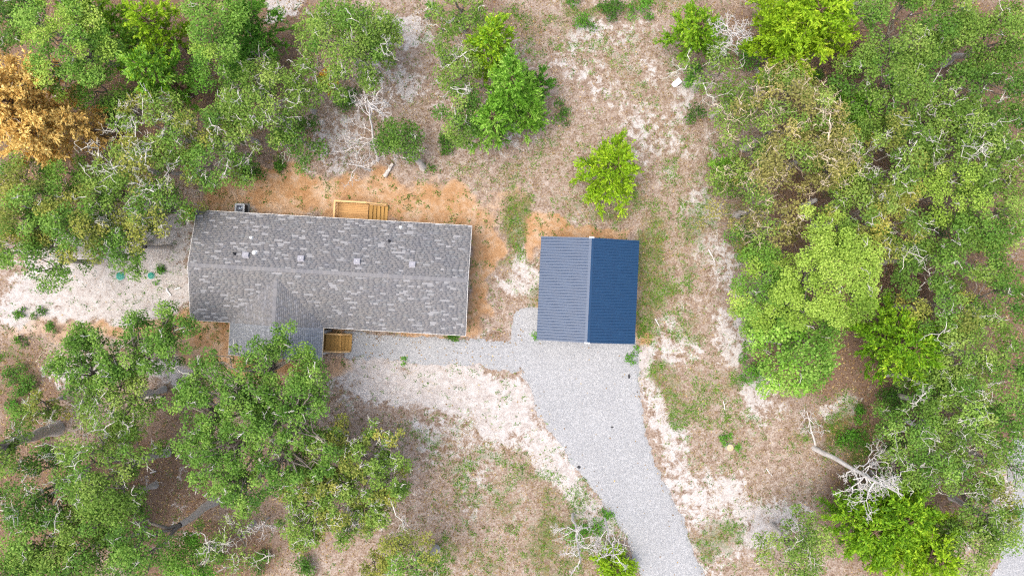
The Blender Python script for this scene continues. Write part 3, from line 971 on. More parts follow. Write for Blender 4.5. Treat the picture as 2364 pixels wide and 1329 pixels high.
def lay_shingles(name, parent, frame, u0, u1, smax, exp, mat, lens, ok=None, pale=False, lift=.004, lo=.0):
    """courses of shingles on a slope, joined; the palest ones become objects of their own"""
    o, eu, es, nn = frame
    V, F, Tn = [], [], []
    i = 0
    while i * exp < smax - .03:
        s0 = i * exp
        e = min(exp + .012, smax - s0)
        u = u0 - rng.uniform(0, lens[-1])
        while u < u1:
            l = lens[rng.integers(len(lens))]
            a, b_ = max(u, u0), min(u + l, u1)
            u += l
            if b_ - a < .04: continue
            if ok is not None and not ok((a + b_) / 2, s0 + e / 2): continue
            t = float(np.clip(rng.normal(.42, .13) if rng.random() > .11 else rng.uniform(.8, 1), 0, 1))
            if pale and t > .78 and pale_budget[0] > 0 and abs((b_ - a) - l) < 1e-6 and rng.random() < .8:
                pale_budget[0] -= 1
                key = (round(l, 3), round(e, 3))
                if key not in slab:
                    me = bpy.data.meshes.new('shingle'); me.from_pydata(shingle_verts(l, e, lift + .002), [], SH_F); me.update()
                    me.materials.append(SHINGLE_P); slab[key] = me
                so = bpy.data.objects.new('shingle', slab[key])
                pos = o + eu * a + es * s0
                M = Matrix((eu, es, nn)).transposed().to_4x4(); M.translation = pos
                so.parent = parent; so.matrix_local = M
                COL.objects.link(so)
                continue
            n = len(V)
            for (x, y, z) in shingle_verts(b_ - a, e, lift * rng.uniform(.7, 1.25)):
                V.append(tuple(o + eu * (a + x) + es * (s0 + y) + nn * z))
            F += [tuple(n + k for k in q) for q in SH_F]
            Tn += [t] * 4
        i += 1
    me = quad_mesh(name, np.array(V), np.array(F), Tn)
    ob = link(name, me, mat, parent)
    ob['kind'] = 'stuff'
    return ob

SL = math.hypot(HW, HW * PIT)
front = slope_frame((0, -HW, EAVE), (1, 0, 0), (0, HW, HW * PIT))
back = slope_frame((0, HW, EAVE), (-1, 0, 0), (0, -HW, HW * PIT))
def main_front_ok(u, s):
    v = -HW + s * HW / SL
    zg = GR - abs(u - GU) * PIT
    return not (abs(u - GU) < GH and zg > EAVE + (v + HW) * PIT + .10)
LENS = [.26, .36, .46, .52]
lay_shingles('shingles', roof, front, -HL, HL, SL, .14, SHINGLE, LENS, main_front_ok, True)
lay_shingles('shingles', roof, back, -HL, HL, SL, .143, SHINGLE, LENS, None, True)
GSL = math.hypot(GH, GH * PIT)
for s in (-1, 1):
    fr = slope_frame((GU + s * GH, 0, EAVE + .02), (0, s, 0), (-s * GH, 0, GH * PIT))
    def over(u, q, s=s):              # u runs along the house depth here
        v = u * s
        return EAVE + q * PIT * GH / GSL > EAVE + (v + HW) * PIT - .05
    rngv = (-HW - .05, -.35) if s > 0 else (.35, HW + .05)
    lay_shingles('shingles', roof, fr, rngv[0], rngv[1], GSL, .143, SHINGLE, LENS, over, False)
    rngv = (GV, -HW - .05) if s > 0 else (HW + .05, -GV)
    lay_shingles('shingles', proof, fr, rngv[0], rngv[1], GSL, .15, SHINGLE_B, [.17, .17, .34], None, False, .009)

# folded cap shingles along the two ridges
def ridge_caps(name, parent, p0, p1, side, drop, mat, z):
    p0, p1 = Vector(p0), Vector(p1)
    L = (p1 - p0).length; d = (p1 - p0).normalized(); side = Vector(side)
    V, F, Tn = [], [], []
    for i in range(int(L / .15)):
        a, b_ = p0 + d * (i * .15), p0 + d * (i * .15 + .165)
        n = len(V)
        for c_, hh in ((a, z + .004), (b_, z - .002)):
            V += [tuple(c_ - side * .15 + Vector((0, 0, hh - drop))), tuple(c_ + Vector((0, 0, hh))), tuple(c_ + side * .15 + Vector((0, 0, hh - drop)))]
        F += [(n, n + 1, n + 4, n + 3), (n + 1, n + 2, n + 5, n + 4)]
        Tn += [float(np.clip(rng.normal(.2, .16), 0, 1))] * 2
    ob = link(name, quad_mesh(name, np.array(V), np.array(F), Tn), mat, parent)
    ob['kind'] = 'stuff'
ridge_caps('ridge_cap', roof, (-HL, 0, RIDGE), (HL, 0, RIDGE), (0, 1, 0), .15 * PIT, SHINGLE, .016)
ridge_caps('ridge_cap', roof, (GU, -HW, GR + .02), (GU, -.75, GR + .02), (1, 0, 0), .15 * PIT, SHINGLE, .018)
ridge_caps('ridge_cap', proof, (GU, GV, GR + .02), (GU, -HW, GR + .02), (1, 0, 0), .15 * PIT, SHINGLE_B, .018)

def roof_z(v):
    return RIDGE - abs(v) * PIT
for (px, py) in ((565, 588), (693, 596), (823, 603), (951, 610)):
    u, v = to_house(px, py, 4.15)
    z = roof_z(v)
    vt = MB().box(-.24, .24, -.26, .20, 0, .03).box(-.19, .19, -.14, .16, .03, .14)
    o = vt.build('roof_vent', VENTM, house, (u, v, z + .012)); o.rotation_euler = (-math.atan(PIT), 0, 0)
    hood = MB()
    hood.v += [(-.245, -.2, .2), (.245, -.2, .2), (.245, .2, .13), (-.245, .2, .13), (-.245, -.2, .235), (.245, -.2, .235), (.245, .2, .165), (-.245, .2, .165)]
    hood.f += [(3, 2, 1, 0), (4, 5, 6, 7), (0, 1, 5, 4), (1, 2, 6, 5), (2, 3, 7, 6), (3, 0, 4, 7)]
    hood.build('hood', VENTM, o, bevel=.012)
    MB().lathe([(.035, .21), (.03, .232), (.001, .238)], 8).build('rivet', PVC, o)
for (px, py, kind) in ((577, 549, 'w'), (922, 524, 'w'), (587, 584, 'cone'), (542, 586, 'b'), (897, 556, 'b')):
    u, v = to_house(px, py, 3.9)
    z = roof_z(v)
    if kind == 'w':
        o = MB().box(-.13, .13, -.04, .14, 0, .03).build('pipe_flashing', PVC, house, (u, v, z + .014)); o.rotation_euler = (-math.atan(PIT), 0, 0)
        MB().lathe([(.12, .0), (.11, .08), (.10, .22), (.075, .22), (.075, .1), (.001, .09)], 14).build('vent_pipe', PVC, o)
    elif kind == 'cone':
        o = MB().box(-.1, .2, .02, .22, 0, .03).build('pipe_flashing', PVC, house, (u, v, z + .014)); o.rotation_euler = (-math.atan(PIT), 0, 0)
        MB().lathe([(.16, 0), (.15, .18), (.14, .2), (.001, .26)], 16).build('vent_pipe', PVC, o)
    else:
        o = MB().box(-.1, .1, -.1, .1, 0, .02).build('pipe_flashing', BLACKM, house, (u, v, z + .014)); o.rotation_euler = (-math.atan(PIT), 0, 0)
        MB().lathe([(.08, 0), (.075, .3), (.055, .3), (.055, .2), (.001, .2)], 12).build('vent_pipe', BLACKM, o)

# openings, mostly hidden under the eaves
def window(parent, u, v, w, h, z, s, along='u'):
    if along == 'u':
        f = MB().box(u - w / 2 - .06, u + w / 2 + .06, min(v, v + s * .05), max(v, v + s * .05), z - .06, z + h + .06).build('window', WHITE, parent)
        MB().box(u - w / 2, u + w / 2, min(v + s * .03, v + s * .058), max(v + s * .03, v + s * .058), z, z + h).build('pane', GLASS, f)
    else:
        f = MB().box(min(u, u + s * .05), max(u, u + s * .05), v - w / 2 - .06, v + w / 2 + .06, z - .06, z + h + .06).build('window', WHITE, parent)
        MB().box(min(u + s * .03, u + s * .058), max(u + s * .03, u + s * .058), v - w / 2, v + w / 2, z, z + h).build('pane', GLASS, f)
for u in (-9, -5.6, 4.6, 8.2): window(house, u, HW - .32, .9, 1.3, 1.5, 1)
for u in (-9, 2.2, 5.0, 8.4): window(house, u, -HW + .32, .9, 1.3, 1.5, -1)
for v in (-2, 2): window(house, HL - .35, v, .9, 1.2, 1.55, 1, 'v')
window(house, -HL + .35, 0, .9, 1.2, 1.55, -1, 'v')
dr = MB().box(.3, 1.2, HW - .32, HW - .26, .8, 2.85).build('door', WHITE, house)
MB().lathe([(.03, 0), (.035, .05), (.001, .06)], 8).build('handle', VENTM, dr, (1.1, HW - .24, 1.8))
dr = MB().box(-2.9, -1.95, -HW + .26, -HW + .32, .8, 2.85).build('door', plain('dark_red_door', lin((96, 44, 40), .8), .5), house)
MB().lathe([(.03, 0), (.035, .05), (.001, .06)], 8).build('handle', VENTM, dr, (-2.05, -HW + .24, 1.8))
# porch: posts, beam and floor boards
for u in (GU - GH + .3, GU - 1.2, GU + 1.2, GU + GH - .3):
    MB().box(u - .07, u + .07, GV + .3, GV + .44, -.05, EAVE - .16).build('porch_post', WHITE, house, bevel=.008)
MB().box(GU + GH - .38, GU + GH - .12, -HW - .52, -HW - .30, -.05, EAVE - .1).build('porch_post', plain('grey_post', lin((160, 164, 166), .8), .6), house, bevel=.01)
MB().box(GU - GH + .2, GU + GH - .2, GV + .27, GV + .47, EAVE - .16, EAVE - .02).build('porch_beam', WHITE, house)
pb = MB().box(-.07, .07, 0, 6.9 - HW - .3, .66, .70).mesh('porch_board')
nb = int((2 * GH - .5) / .148)
for i in range(nb):
    link('porch_board', pb, WOOD_Y, house, (GU - GH + .32 + i * .148, GV + .35, 0))

# ------------------------------------------------------------------ back deck with steps
def house_child(name, u, v, label, cat):
    x, y = HC[0] + u * ca - v * sa, HC[1] + u * sa + v * ca
    return empty(name, (x, y, 0), HA, label, cat)
DK = house_child('back_deck', 0, HW, 'new pine deck with railing and five steps at the back of the house', 'deck')
d0, d1, dv, dz = -.42, 2.12, 1.50, .78            # platform in deck coordinates (v from the eave line)
bw = .138
bm_ = MB().box(d0, d1, 0, bw - .012, dz - .035, dz).mesh('deck_board')
v_ = -.30
while v_ < dv - .05:
    link('deck_board', bm_, WOOD_X, DK, (0, v_, rng.uniform(-.003, .003))); v_ += bw
MB().box(d0 + .02, d1 - .02, dv - .07, dv - .03, dz - .2, dz - .04).box(d0 + .02, d0 + .06, -.25, dv - .08, dz - .2, dz - .04).build('joist', RAIL, DK)
for (u, v) in ((d0 + .05, dv - .02), (d0 + .05, .35), (d1 - .05, dv - .02), (.9, dv - .02)):
    MB().box(u - .045, u + .045, v - .045, v + .045, -.1, dz + .86).build('post', RAIL, DK)
MB().box(d0 - .07, d1 + .02, dv - .07, dv + .07, dz + .86, dz + .9).build('hand_rail', RAIL, DK)
MB().box(d0 - .07, d0 + .07, -.28, dv - .075, dz + .86, dz + .9).build('hand_rail', RAIL, DK)
MB().box(d0 + .06, d1 - .06, dv - .06, dv - .02, dz + .10, dz + .14).build('bottom_rail', RAIL, DK)
MB().box(d0 + .02, d0 + .06, -.28, dv - .08, dz + .10, dz + .14).build('bottom_rail', RAIL, DK)
bal = MB().box(-.018, .018, -.018, .018, dz + .14, dz + .86).mesh('baluster')
for i in range(15): link('baluster', bal, WOOD_X, DK, (d0 + .04, -.2 + i * .112, 0))
for i in range(19): link('baluster', bal, WOOD_X, DK, (d0 + .2 + i * .123, dv - .04, 0))
ns = 5
tread = MB().box(0, .29, -.28, dv - .06, -.04, 0).mesh('tread')
riser = MB().box(0, .02, -.26, dv - .08, -.15, -.04).mesh('riser')
for i in range(ns):
    z = dz - (i + 1) * dz / (ns + .6)
    link('tread', tread, WOOD_Y, DK, (d1 + .03 + i * .285, 0, z))
    link('riser', riser, WOOD_Y, DK, (d1 + .04 + i * .285, 0, z))
for v in (-.27, dv - .05):
    MB().bar((d1, v, dz - .14), (d1 + ns * .285, v, .02), .04, .24).build('stringer', RAIL, DK)
MB().bar((d1 + .02, dv - .0, dz + .86), (d1 + ns * .285, dv - .0, .92), .10, .045).build('hand_rail', RAIL, DK)
MB().box(d1 + ns * .285 - .05, d1 + ns * .285 + .04, dv - .05, dv + .04, -.1, .9).build('post', RAIL, DK)

# ------------------------------------------------------------------ front steps beside the porch
FS = house_child('front_steps', GU + GH, -HW, 'short pine stairway with two handrails between the porch and the gravel path', 'steps')
fz = .70
t2 = MB().box(0, .278, -2.0, -.62, -.04, 0).mesh('tread')
MB().box(-.5, .0, -2.0, -.62, fz - .04, fz).build('landing', WOOD_Y, FS)
for i in range(6):
    z = fz - (i + .25) * fz / 6.6
    link('tread', t2, WOOD_Y, FS, (.01 + i * .262, 0, z))
for v in (-2.02, -.60):
    MB().bar((0, v, fz - .14), (1.58, v, .04), .05, .26).build('stringer', RAIL, FS)
    MB().bar((-.25, v, fz + .86), (1.05, v, fz + .72), .09, .045).build('hand_rail', RAIL, FS)
    MB().bar((1.05, v, fz + .72), (1.6, v, .80), .09, .045).build('hand_rail', RAIL, FS)
    for u, h_ in ((-.2, fz + .85), (1.0, fz + .71), (1.56, .8)):
        MB().box(u - .04, u + .04, v - .04, v + .04, -.1, h_).build('post', RAIL, FS)
bal2 = MB().box(-.018, .018, -.018, .018, -.8, 0).mesh('baluster')
for v in (-2.02, -.60):
    for i in range(9):
        u = -.08 + i * .125
        link('baluster', bal2, WOOD_Y, FS, (u, v, fz + .84 - max(0, u + .25) * .11))

# ------------------------------------------------------------------ air conditioner
ax, ay = W(553, 481, .85)
AC = empty('air_conditioner', (ax, ay, 0), HA, 'grey outdoor air conditioning unit with round fan grille by the back wall', 'air conditioner')
MB().box(-.5, .5, -.5, .5, -.08, .06).build('pad', CONC, AC)
def rsq(hw, r, k=4):
    pts = []
    for cx_, cy_, a0 in ((hw - r, hw - r, 0), (-hw + r, hw - r, 90), (-hw + r, -hw + r, 180), (hw - r, -hw + r, 270)):
        for i in range(k + 1):
            a = R(a0 + 90 * i / k); pts.append((cx_ + r * math.cos(a), cy_ + r * math.sin(a)))
    return pts
MB().prism(rsq(.37, .08), .06, .78).build('coil', ACD, AC)
# top panel with a round opening
top = MB(); sq_ = rsq(.40, .09, 5); nn_ = len(sq_)
rim = [(.325 * math.cos(math.atan2(y, x)), .325 * math.sin(math.atan2(y, x))) for x, y in sq_]
for z, pts in ((.78, sq_), (.85, sq_), (.85, rim), (.70, rim)):
    top.v += [(x, y, z) for x, y in pts]
for j in range(3):
    for i in range(nn_):
        a, b_ = j * nn_ + i, j * nn_ + (i + 1) % nn_
        top.f.append((a, b_, b_ + nn_, a + nn_))
top.build('top_panel', ACM, AC)
MB().lathe([(.33, .785), (.33, .792), (.001, .793)], 24).build('fan_well', FAN, AC)
fan = MB()
for k_ in range(3):
    a0 = R(25 + 120 * k_)
    pts = [(.06, -.35), (.29, -.42), (.31, .12), (.26, .42), (.06, .35)]
    n = len(fan.v)
    for i, (r_, da) in enumerate(pts):
        fan.v.append((r_ * math.cos(a0 + da), r_ * math.sin(a0 + da), .815 + .02 * (1 if da < 0 else -1)))
    for i, (r_, da) in enumerate(pts):
        fan.v.append((r_ * math.cos(a0 + da), r_ * math.sin(a0 + da), .808 + .02 * (1 if da < 0 else -1)))
    fan.f += [tuple(n + i for i in range(5)), tuple(n + 5 + i for i in reversed(range(5)))]
    if k_ == 0:
        fan.build('fan_blade', BLADE, AC); fan = MB()
fan.build('fan_blade', FAN, AC)
MB().lathe([(.09, .81), (.09, .845), (.05, .86), (.001, .862)], 14).build('fan_hub', BLADE, AC)
gr = MB()
for i in range(12):
    a = 2 * math.pi * i / 12
    gr.bar((.08 * math.cos(a), .08 * math.sin(a), .858), (.33 * math.cos(a), .33 * math.sin(a), .858), .006, .006)
for r_ in (.14, .2, .26):
    for i in range(24):
        a, b_ = 2 * math.pi * i / 24, 2 * math.pi * (i + 1) / 24
        gr.bar((r_ * math.cos(a), r_ * math.sin(a), .864), (r_ * math.cos(b_), r_ * math.sin(b_), .864), .005, .005)
gr.build('fan_guard', ACM, AC)

# ------------------------------------------------------------------ the metal garage
SA = R(-2.55)
SC = ((2.25 + 10.06 + 9.58 + 1.98) / 4, (4.01 + 3.67 - 4.35 - 4.04) / 4)
SHW, SHL = 7.72 / 2, 8.03 / 2
SE, SP = 2.75, .26
SR = SE + SHW * SP
m, nt, nd, lk, p = new_mat('blue_painted_steel')
tc = N(nd, 'ShaderNodeTexCoord')
no = N(nd, 'ShaderNodeTexNoise', Scale=1.4, Detail=6.0, Roughness=.7); lk.new(tc.outputs['Object'], no.inputs['Vector'])
r = ramp(nd, [(.3, lin((18, 80, 130), .44)), (.7, lin((24, 88, 140), .44))]); lk.new(no.outputs['Fac'], r.inputs[0])
n3 = N(nd, 'ShaderNodeTexNoise', Scale=22.0, Detail=2.0); lk.new(tc.outputs['Object'], n3.inputs['Vector'])
dust = maprange(nd, lk, n3.outputs['Fac'], .62, .78)
lk.new(mix_rgb(nd, lk, r.outputs[0], lin((150, 170, 190), .62), mth(nd, lk, 'MULTIPLY', dust, .25)), p.inputs['Base Color'])
p.inputs['Roughness'].default_value = .42
p.inputs['Specular IOR Level'].default_value = .62
p.inputs['Metallic'].default_value = .0
STEEL = m
shed = empty('metal_garage', (SC[0], SC[1], 0), SA, 'square garage with a blue ribbed metal gable roof beside the gravel drive', 'garage')
mb = MB().box(-SHW + .2, SHW - .2, -SHL + .15, SHL - .15, -.1, SE - .08)
n = len(mb.v)
for s in (-1, 1):
    y0, y1 = s * (SHL - .15), s * (SHL - .17)
    k = len(mb.v)
    mb.v += [(-SHW + .2, y0, SE - .08), (SHW - .2, y0, SE - .08), (0, y0, SR - .12), (-SHW + .2, y1, SE - .08), (SHW - .2, y1, SE - .08), (0, y1, SR - .12)]
    mb.f += [(k, k + 1, k + 2), (k + 5, k + 4, k + 3), (k, k + 2, k + 5, k + 3), (k + 1, k + 4, k + 5, k + 2)]
mb.build('wall', plain('white_metal_wall', lin((206, 208, 210), .8), .5, var=.04), shed)
for x in (-1.75, 1.75):
    gd = MB().box(x - 1.25, x + 1.25, -SHL + .08, -SHL + .15, 0, 2.2).build('garage_door', WHITE, shed)
    for i in range(3): MB().box(x - 1.2, x + 1.2, -SHL + .06, -SHL + .079, .06 + i * .72, .72 + i * .72).build('door_panel', WHITE, gd)
# ribbed roof panels, each 0.9 m wide
NP, RIBS = 9, 4
pw = 2 * SHL / NP
prof = []
for i in range(RIBS):
    y = (i + .5) * pw / RIBS
    prof += [(y - .052, 0), (y - .024, .055), (y + .024, .055), (y + .052, 0)]
prof = [(0.0, 0)] + prof + [(pw, 0)]
for s in (-1, 1):
    me = bpy.data.meshes.new('roof_panel')
    V, F = [], []
    for (x, z) in ((s * SHW, SE), (s * .06, SR - .06 * SP)):
        for y, dz_ in prof: V.append((x, y, z + dz_))
    for (x, z) in ((s * SHW, SE - .012), (s * .06, SR - .06 * SP - .012)):
        for y, dz_ in prof: V.append((x, y, z + dz_))
    k = len(prof)
    for i in range(k - 1):
        q = (i, i + 1, k + i + 1, k + i)
        F.append(q if s > 0 else tuple(reversed(q)))
        q = (2 * k + i, 2 * k + i + 1, 3 * k + i + 1, 3 * k + i)
        F.append(tuple(reversed(q)) if s > 0 else q)
        F.append((i, 2 * k + i, 2 * k + i + 1, i + 1))
    me.from_pydata(V, [], F); me.update()
    for j in range(NP):
        link('roof_panel', me, STEEL, shed, (0, -SHL + j * pw, rng.uniform(0, .002)))
rc_ = MB()
for s in (-1, 1):
    n = len(rc_.v)
    rc_.v += [(0, -SHL, SR + .045), (0, SHL, SR + .045), (s * .2, SHL, SR + .045 - .2 * SP), (s * .2, -SHL, SR + .045 - .2 * SP), (s * .2, -SHL, SR + .02 - .2 * SP), (s * .2, SHL, SR + .02 - .2 * SP)]
    rc_.f += [(n, n + 3, n + 2, n + 1) if s < 0 else (n + 1, n + 2, n + 3, n), (n + 3, n + 4, n + 5, n + 2)]
rc_.build('ridge_cap', STEEL, shed)
for sy in (-1, 1):
    MB().box(-.2, .2, min(sy * SHL, sy * (SHL + .1)), max(sy * SHL, sy * (SHL + .1)), SR - .12, SR + .0).build('ridge_end', PVC, shed)
    for s in (-1, 1):
        MB().bar((s * .2, sy * (SHL + .02), SR - .2 * SP - .06), (s * SHW, sy * (SHL + .02), SE - .05), .05, .17).build('rake_trim', STEEL, shed)
for s in (-1, 1):
    MB().box(s * (SHW - .03) - .03, s * (SHW - .03) + .03, -SHL, SHL, SE - .16, SE - .014).build('eave_trim', WHITE if s > 0 else STEEL, shed)


# ------------------------------------------------------------------ trees
def oak(px, py, r, h, pal, label, **k):
    return broadleaf('oak_tree', px, py, r, h, pal, label, **k)
def elm(px, py, r, h, pal, label, **k):
    k.setdefault('twig', .04); k.setdefault('size', .145); k.setdefault('dens', 1.1); k.setdefault('flat', .55); k.setdefault('drop', .02)
    return broadleaf('elm_tree', px, py, r, h, pal, label, **k)
def ced(px, py, r, h, pal, label, **k):
    return cedar('cedar_tree', px, py, r, h, pal, label, **k)

def fill_clumps(x, y, rx, ry, n):
    out = []
    for _ in range(n):
        a, q = rng.uniform(0, 6.283), math.sqrt(rng.random())
        out.append((x + rx * q * math.cos(a), y + ry * q * math.sin(a), rng.uniform(9, 17)))
    return out

# the two oaks in front of the house, clump by clump
oak(585, 985, 0, 10.5, 'oakg', 'large green oak whose branches reach over the porch roof', base=(702, 943), twig=.22, trunk_r=.26, low=.4, drop=.2, dens=.8, clumps=[
    (636, 760, 13), (662, 755, 9), (645, 790, 15), (632, 815, 16), (668, 822, 14), (600, 800, 10), (545, 800, 9), (588, 822, 14), (560, 832, 13), (608, 840, 18), (700, 822, 18), (716, 842, 18), (690, 856, 16), (728, 868, 14),
    (478, 828, 18), (510, 815, 10), (462, 850, 20), (492, 862, 20), (440, 885, 18), (470, 895, 22), (505, 890, 20), (545, 870, 20), (575, 868, 18), (418, 915, 16), (394, 932, 14), (442, 925, 20), (478, 935, 22), (520, 930, 24), (556, 905, 18),
    (600, 890, 14), (632, 880, 12), (655, 895, 16), (690, 890, 18), (725, 905, 20), (745, 925, 17), (700, 925, 16), (660, 935, 20), (620, 950, 18), (735, 950, 12),
    (445, 975, 20), (480, 985, 22), (520, 985, 16), (425, 1010, 18), (455, 1030, 24), (495, 1030, 22), (540, 1015, 20), (580, 990, 20), (610, 1000, 16), (430, 1060, 20), (465, 1078, 24), (510, 1072, 22), (550, 1060, 22), (590, 1045, 18),
    (630, 1030, 18), (670, 1020, 16), (440, 1095, 16), (480, 1120, 22), (515, 1112, 18), (555, 1105, 20), (595, 1090, 18), (635, 1075, 20), (675, 1070, 20), (535, 1150, 18), (565, 1160, 18), (600, 1140, 16), (635, 1115, 16), (560, 1180, 10)] + fill_clumps(565, 1000, 135, 150, 26) + fill_clumps(640, 920, 90, 70, 12) + fill_clumps(690, 1040, 70, 90, 14))
oak(800, 1120, 0, 9, 'oak', 'twiggy grey-green oak beside the clearing, right of the larger porch oak', base=(905, 1010), twig=1.0, low=.4, drop=.15, mix=('oaky', .3), clumps=[
    (705, 1035, 20), (740, 1020, 20), (772, 1015, 22), (805, 1035, 16), (780, 1050, 18), (740, 1062, 18), (880, 975, 15), (900, 1000, 14), (925, 1005, 10), (860, 1000, 10), (840, 1020, 12), (920, 1045, 12), (925, 1075, 15), (880, 1090, 18), (850, 1075, 14), (820, 1085, 16),
    (790, 1095, 16), (760, 1110, 18), (725, 1125, 16), (690, 1150, 18), (660, 1140, 12), (905, 1125, 20), (880, 1150, 18), (915, 1155, 14), (845, 1140, 18), (800, 1145, 18), (765, 1160, 18), (730, 1175, 18), (690, 1190, 18), (660, 1200, 16), (665, 1235, 16), (700, 1230, 16), (690, 1262, 14),
    (735, 1210, 12), (790, 1190, 16), (830, 1180, 16), (860, 1185, 14), (800, 1225, 16), (830, 1222, 14), (780, 1250, 14), (870, 1210, 10), (720, 1250, 12)] + fill_clumps(790, 1120, 120, 110, 18))
oak(275, 800, 0, 9, 'oakg', 'open oak with separate leaf tufts on bare sand left of the porch', base=(352, 908), twig=.25, low=.35, drop=.12, clumps=[
    (370, 722, 14), (352, 742, 14), (385, 745, 12), (410, 745, 12), (298, 738, 12), (305, 762, 13), (430, 770, 12), (445, 758, 8), (395, 775, 16), (360, 778, 20), (340, 760, 10), (183, 765, 15), (205, 775, 12), (170, 790, 14), (228, 775, 11), (195, 800, 18), (160, 815, 18), (135, 838, 18), (180, 835, 20), (215, 820, 16),
    (255, 808, 14), (285, 790, 13), (315, 795, 18), (345, 810, 18), (375, 805, 16), (250, 832, 18), (285, 825, 16), (310, 840, 18), (335, 850, 14), (382, 832, 12), (360, 850, 11), (145, 865, 16), (120, 858, 12), (200, 862, 20), (240, 862, 20), (275, 868, 14), (165, 890, 14), (215, 895, 16)])

# upper left wood
oak(15, 25, 70, 9, 'oakd', 'dark green oak filling the extreme top left corner', twig=.3)
elm(130, 80, 112, 11, 'elmb', 'large bright green feathery tree above the orange cedar', mix=('elm', .4))
ced(222, 42, 60, 8, 'cedar', 'mid green cedar at the top edge with grey bare branches in it', twig=1.0)
ced(360, 62, 52, 8.5, 'cedary', 'yellow-green cedar with upright leader beside a brown gap near the top edge', tips='cedary')
ced(285, 105, 48, 7, 'cedarb', 'bright green cedar left of the yellow-green leader', tips='cedary')
ced(368, 178, 72, 9, 'cedarb', 'brightest lime cedar of the left wood with pale layered tips', tips='cedary')
elm(482, 42, 84, 10, 'elmb', 'soft green tree with pale sprays at the top edge left of centre', mix=('elm', .3))
ced(590, 62, 74, 7.5, 'cedard', 'dull green cedar in front of the pink dry ground near the top', dens=.8)
elm(470, 148, 62, 6, 'cedard', 'thin dull green tree over brown ground between lime cedar and white-twigged oak', dens=.7, drop=.3)
elm(210, 190, 50, 6, 'elmb', 'small loose green tree at the right flank of the orange cedar', dens=.9)
oak(785, 95, 118, 9, 'oak', 'broad grey-green oak at the top edge left of the pink clearing', twig=.9, mix=('oakg', .3))
oak(880, 90, 45, 7, 'oak', 'small pale oak at the edge of the top clearing touching the broad oak', twig=.6)
broadleaf('sapling', 757, 178, 22, 3.5, 'gold', 'small golden-yellow sapling below the broad top oak', twig=0, trunk_r=.08)
ced(62, 250, 128, 10.5, 'orange', 'large dead cedar with orange-brown foliage at the left edge', twig=2.0, tops=[(0, 0, 1, 1), (.3, -.55, .6, .85)], dens=1.1)
ced(195, 298, 42, 7.5, 'orange', 'narrow orange-brown dead cedar standing right of the large one', dens=.9)
elm(122, 388, 54, 6, 'elmb', 'round bright green tree just below the orange cedar')
oak(30, 420, 58, 8, 'oaky', 'yellowing oak at the left edge below the orange cedar', twig=.5, mix=('oakg', .35))
oak(335, 285, 82, 8.5, 'oak', 'oak with a dense knot of white bare twigs right of the orange cedar', twig=1.6, mix=('oaky', .4), dens=.8)
oak(345, 390, 78, 8.5, 'oak', 'oak with many white bare twigs above the air conditioner', twig=1.5, mix=('oaky', .4), dens=.85)
oak(445, 300, 62, 8, 'oakg', 'mixed green oak between two white-twigged oaks left of the brown hollow', twig=.8, mix=('oaky', .3))
oak(488, 372, 56, 7.5, 'oakg', 'green oak with hanging white branches at the back left house corner', twig=.9, mix=('oaky', .35), dens=.8)
oak(590, 230, 108, 8.5, 'oak', 'wide grey-green oak with white twig stars above the brown hollow', twig=1.1, dens=.85)
oak(672, 318, 62, 6.5, 'oakd', 'dark bluish-green oak trailing right from the wide twiggy oak', twig=.3, sq=.6, rot=R(-40), dens=.9)
oak(240, 430, 48, 8, 'oak', 'pale oak crown with white twigs left of the air conditioner', twig=1.3, dens=.8)

# left middle
oak(60, 485, 82, 9, 'oakg', 'full green oak at the left edge level with the back eave', twig=.35, mix=('oaky', .25))
oak(150, 515, 84, 9, 'oakg', 'oak with yellow-green patches left of the septic lids', twig=.5, mix=('oaky', .4))
oak(240, 545, 70, 8, 'oaky', 'olive and green oak just above the larger septic lid', twig=.5, mix=('oakg', .5), dens=.85)
oak(285, 568, 38, 7, 'oakg', 'sparse green oak branch tips over white sand by the septic lids', twig=.1, dens=.6, drop=.3)
oak(95, 598, 80, 8, 'oakg', 'loose green oak over white sand at the left edge', twig=.2, dens=.75, drop=.25)
oak(345, 480, 66, 8, 'oakg', 'oak with white twigs over bare sand near the back left house corner', twig=1.1, mix=('oaky', .3), dens=.75, drop=.25)
oak(402, 478, 38, 6, 'oakg', 'small dark-leaved oak nearest the left end of the roof', twig=.4, dens=.7, drop=.2)

# lower left
oak(248, 940, 84, 9, 'oak', 'grey-green oak with fine white twigs below the open sand oak', twig=.9)
oak(208, 1096, 108, 10.5, 'oak', 'pale fresh grey-green oak with a grey trunk slanting from the leaf litter', base=(384, 1044), twig=.9, mix=('oakg', .3), trunk_r=.24)
oak(232, 1180, 70, 8.5, 'oakg', 'pale green oak lobe under the fresh grey-green oak in lower left', twig=.5)
oak(-20, 1040, 62, 11, 'oak', 'oak on a thick bare grey trunk crossing to the left edge', base=(132, 988), twig=.8, trunk_r=.36, sq=.8)
oak(60, 1145, 78, 9, 'oakd', 'dark oak veined with white twigs at the lower left edge', twig=1.5)
oak(70, 1245, 84, 9, 'oakg', 'green oak at the left edge near the bottom corner', twig=.6, mix=('oak', .5))
oak(25, 1315, 60, 9, 'oakg', 'leafy oak in the extreme bottom left corner', twig=.3)
oak(140, 1305, 66, 8.5, 'oakg', 'oak at the bottom edge right of the corner oak', twig=.4, mix=('oak', .4))
oak(228, 1290, 48, 7, 'oakd', 'small dark oak at the bottom edge below the pale lower oak', twig=.5)
oak(318, 1278, 64, 10.5, 'oakg', 'oak on a long grey trunk slanting over leaf litter to the bottom edge', base=(494, 1156), twig=.5, trunk_r=.26)
elm(430, 1303, 58, 6, 'elmb', 'bright green leafy tree at the bottom edge left of the twiggy thicket', mix=('shrubg', .4))
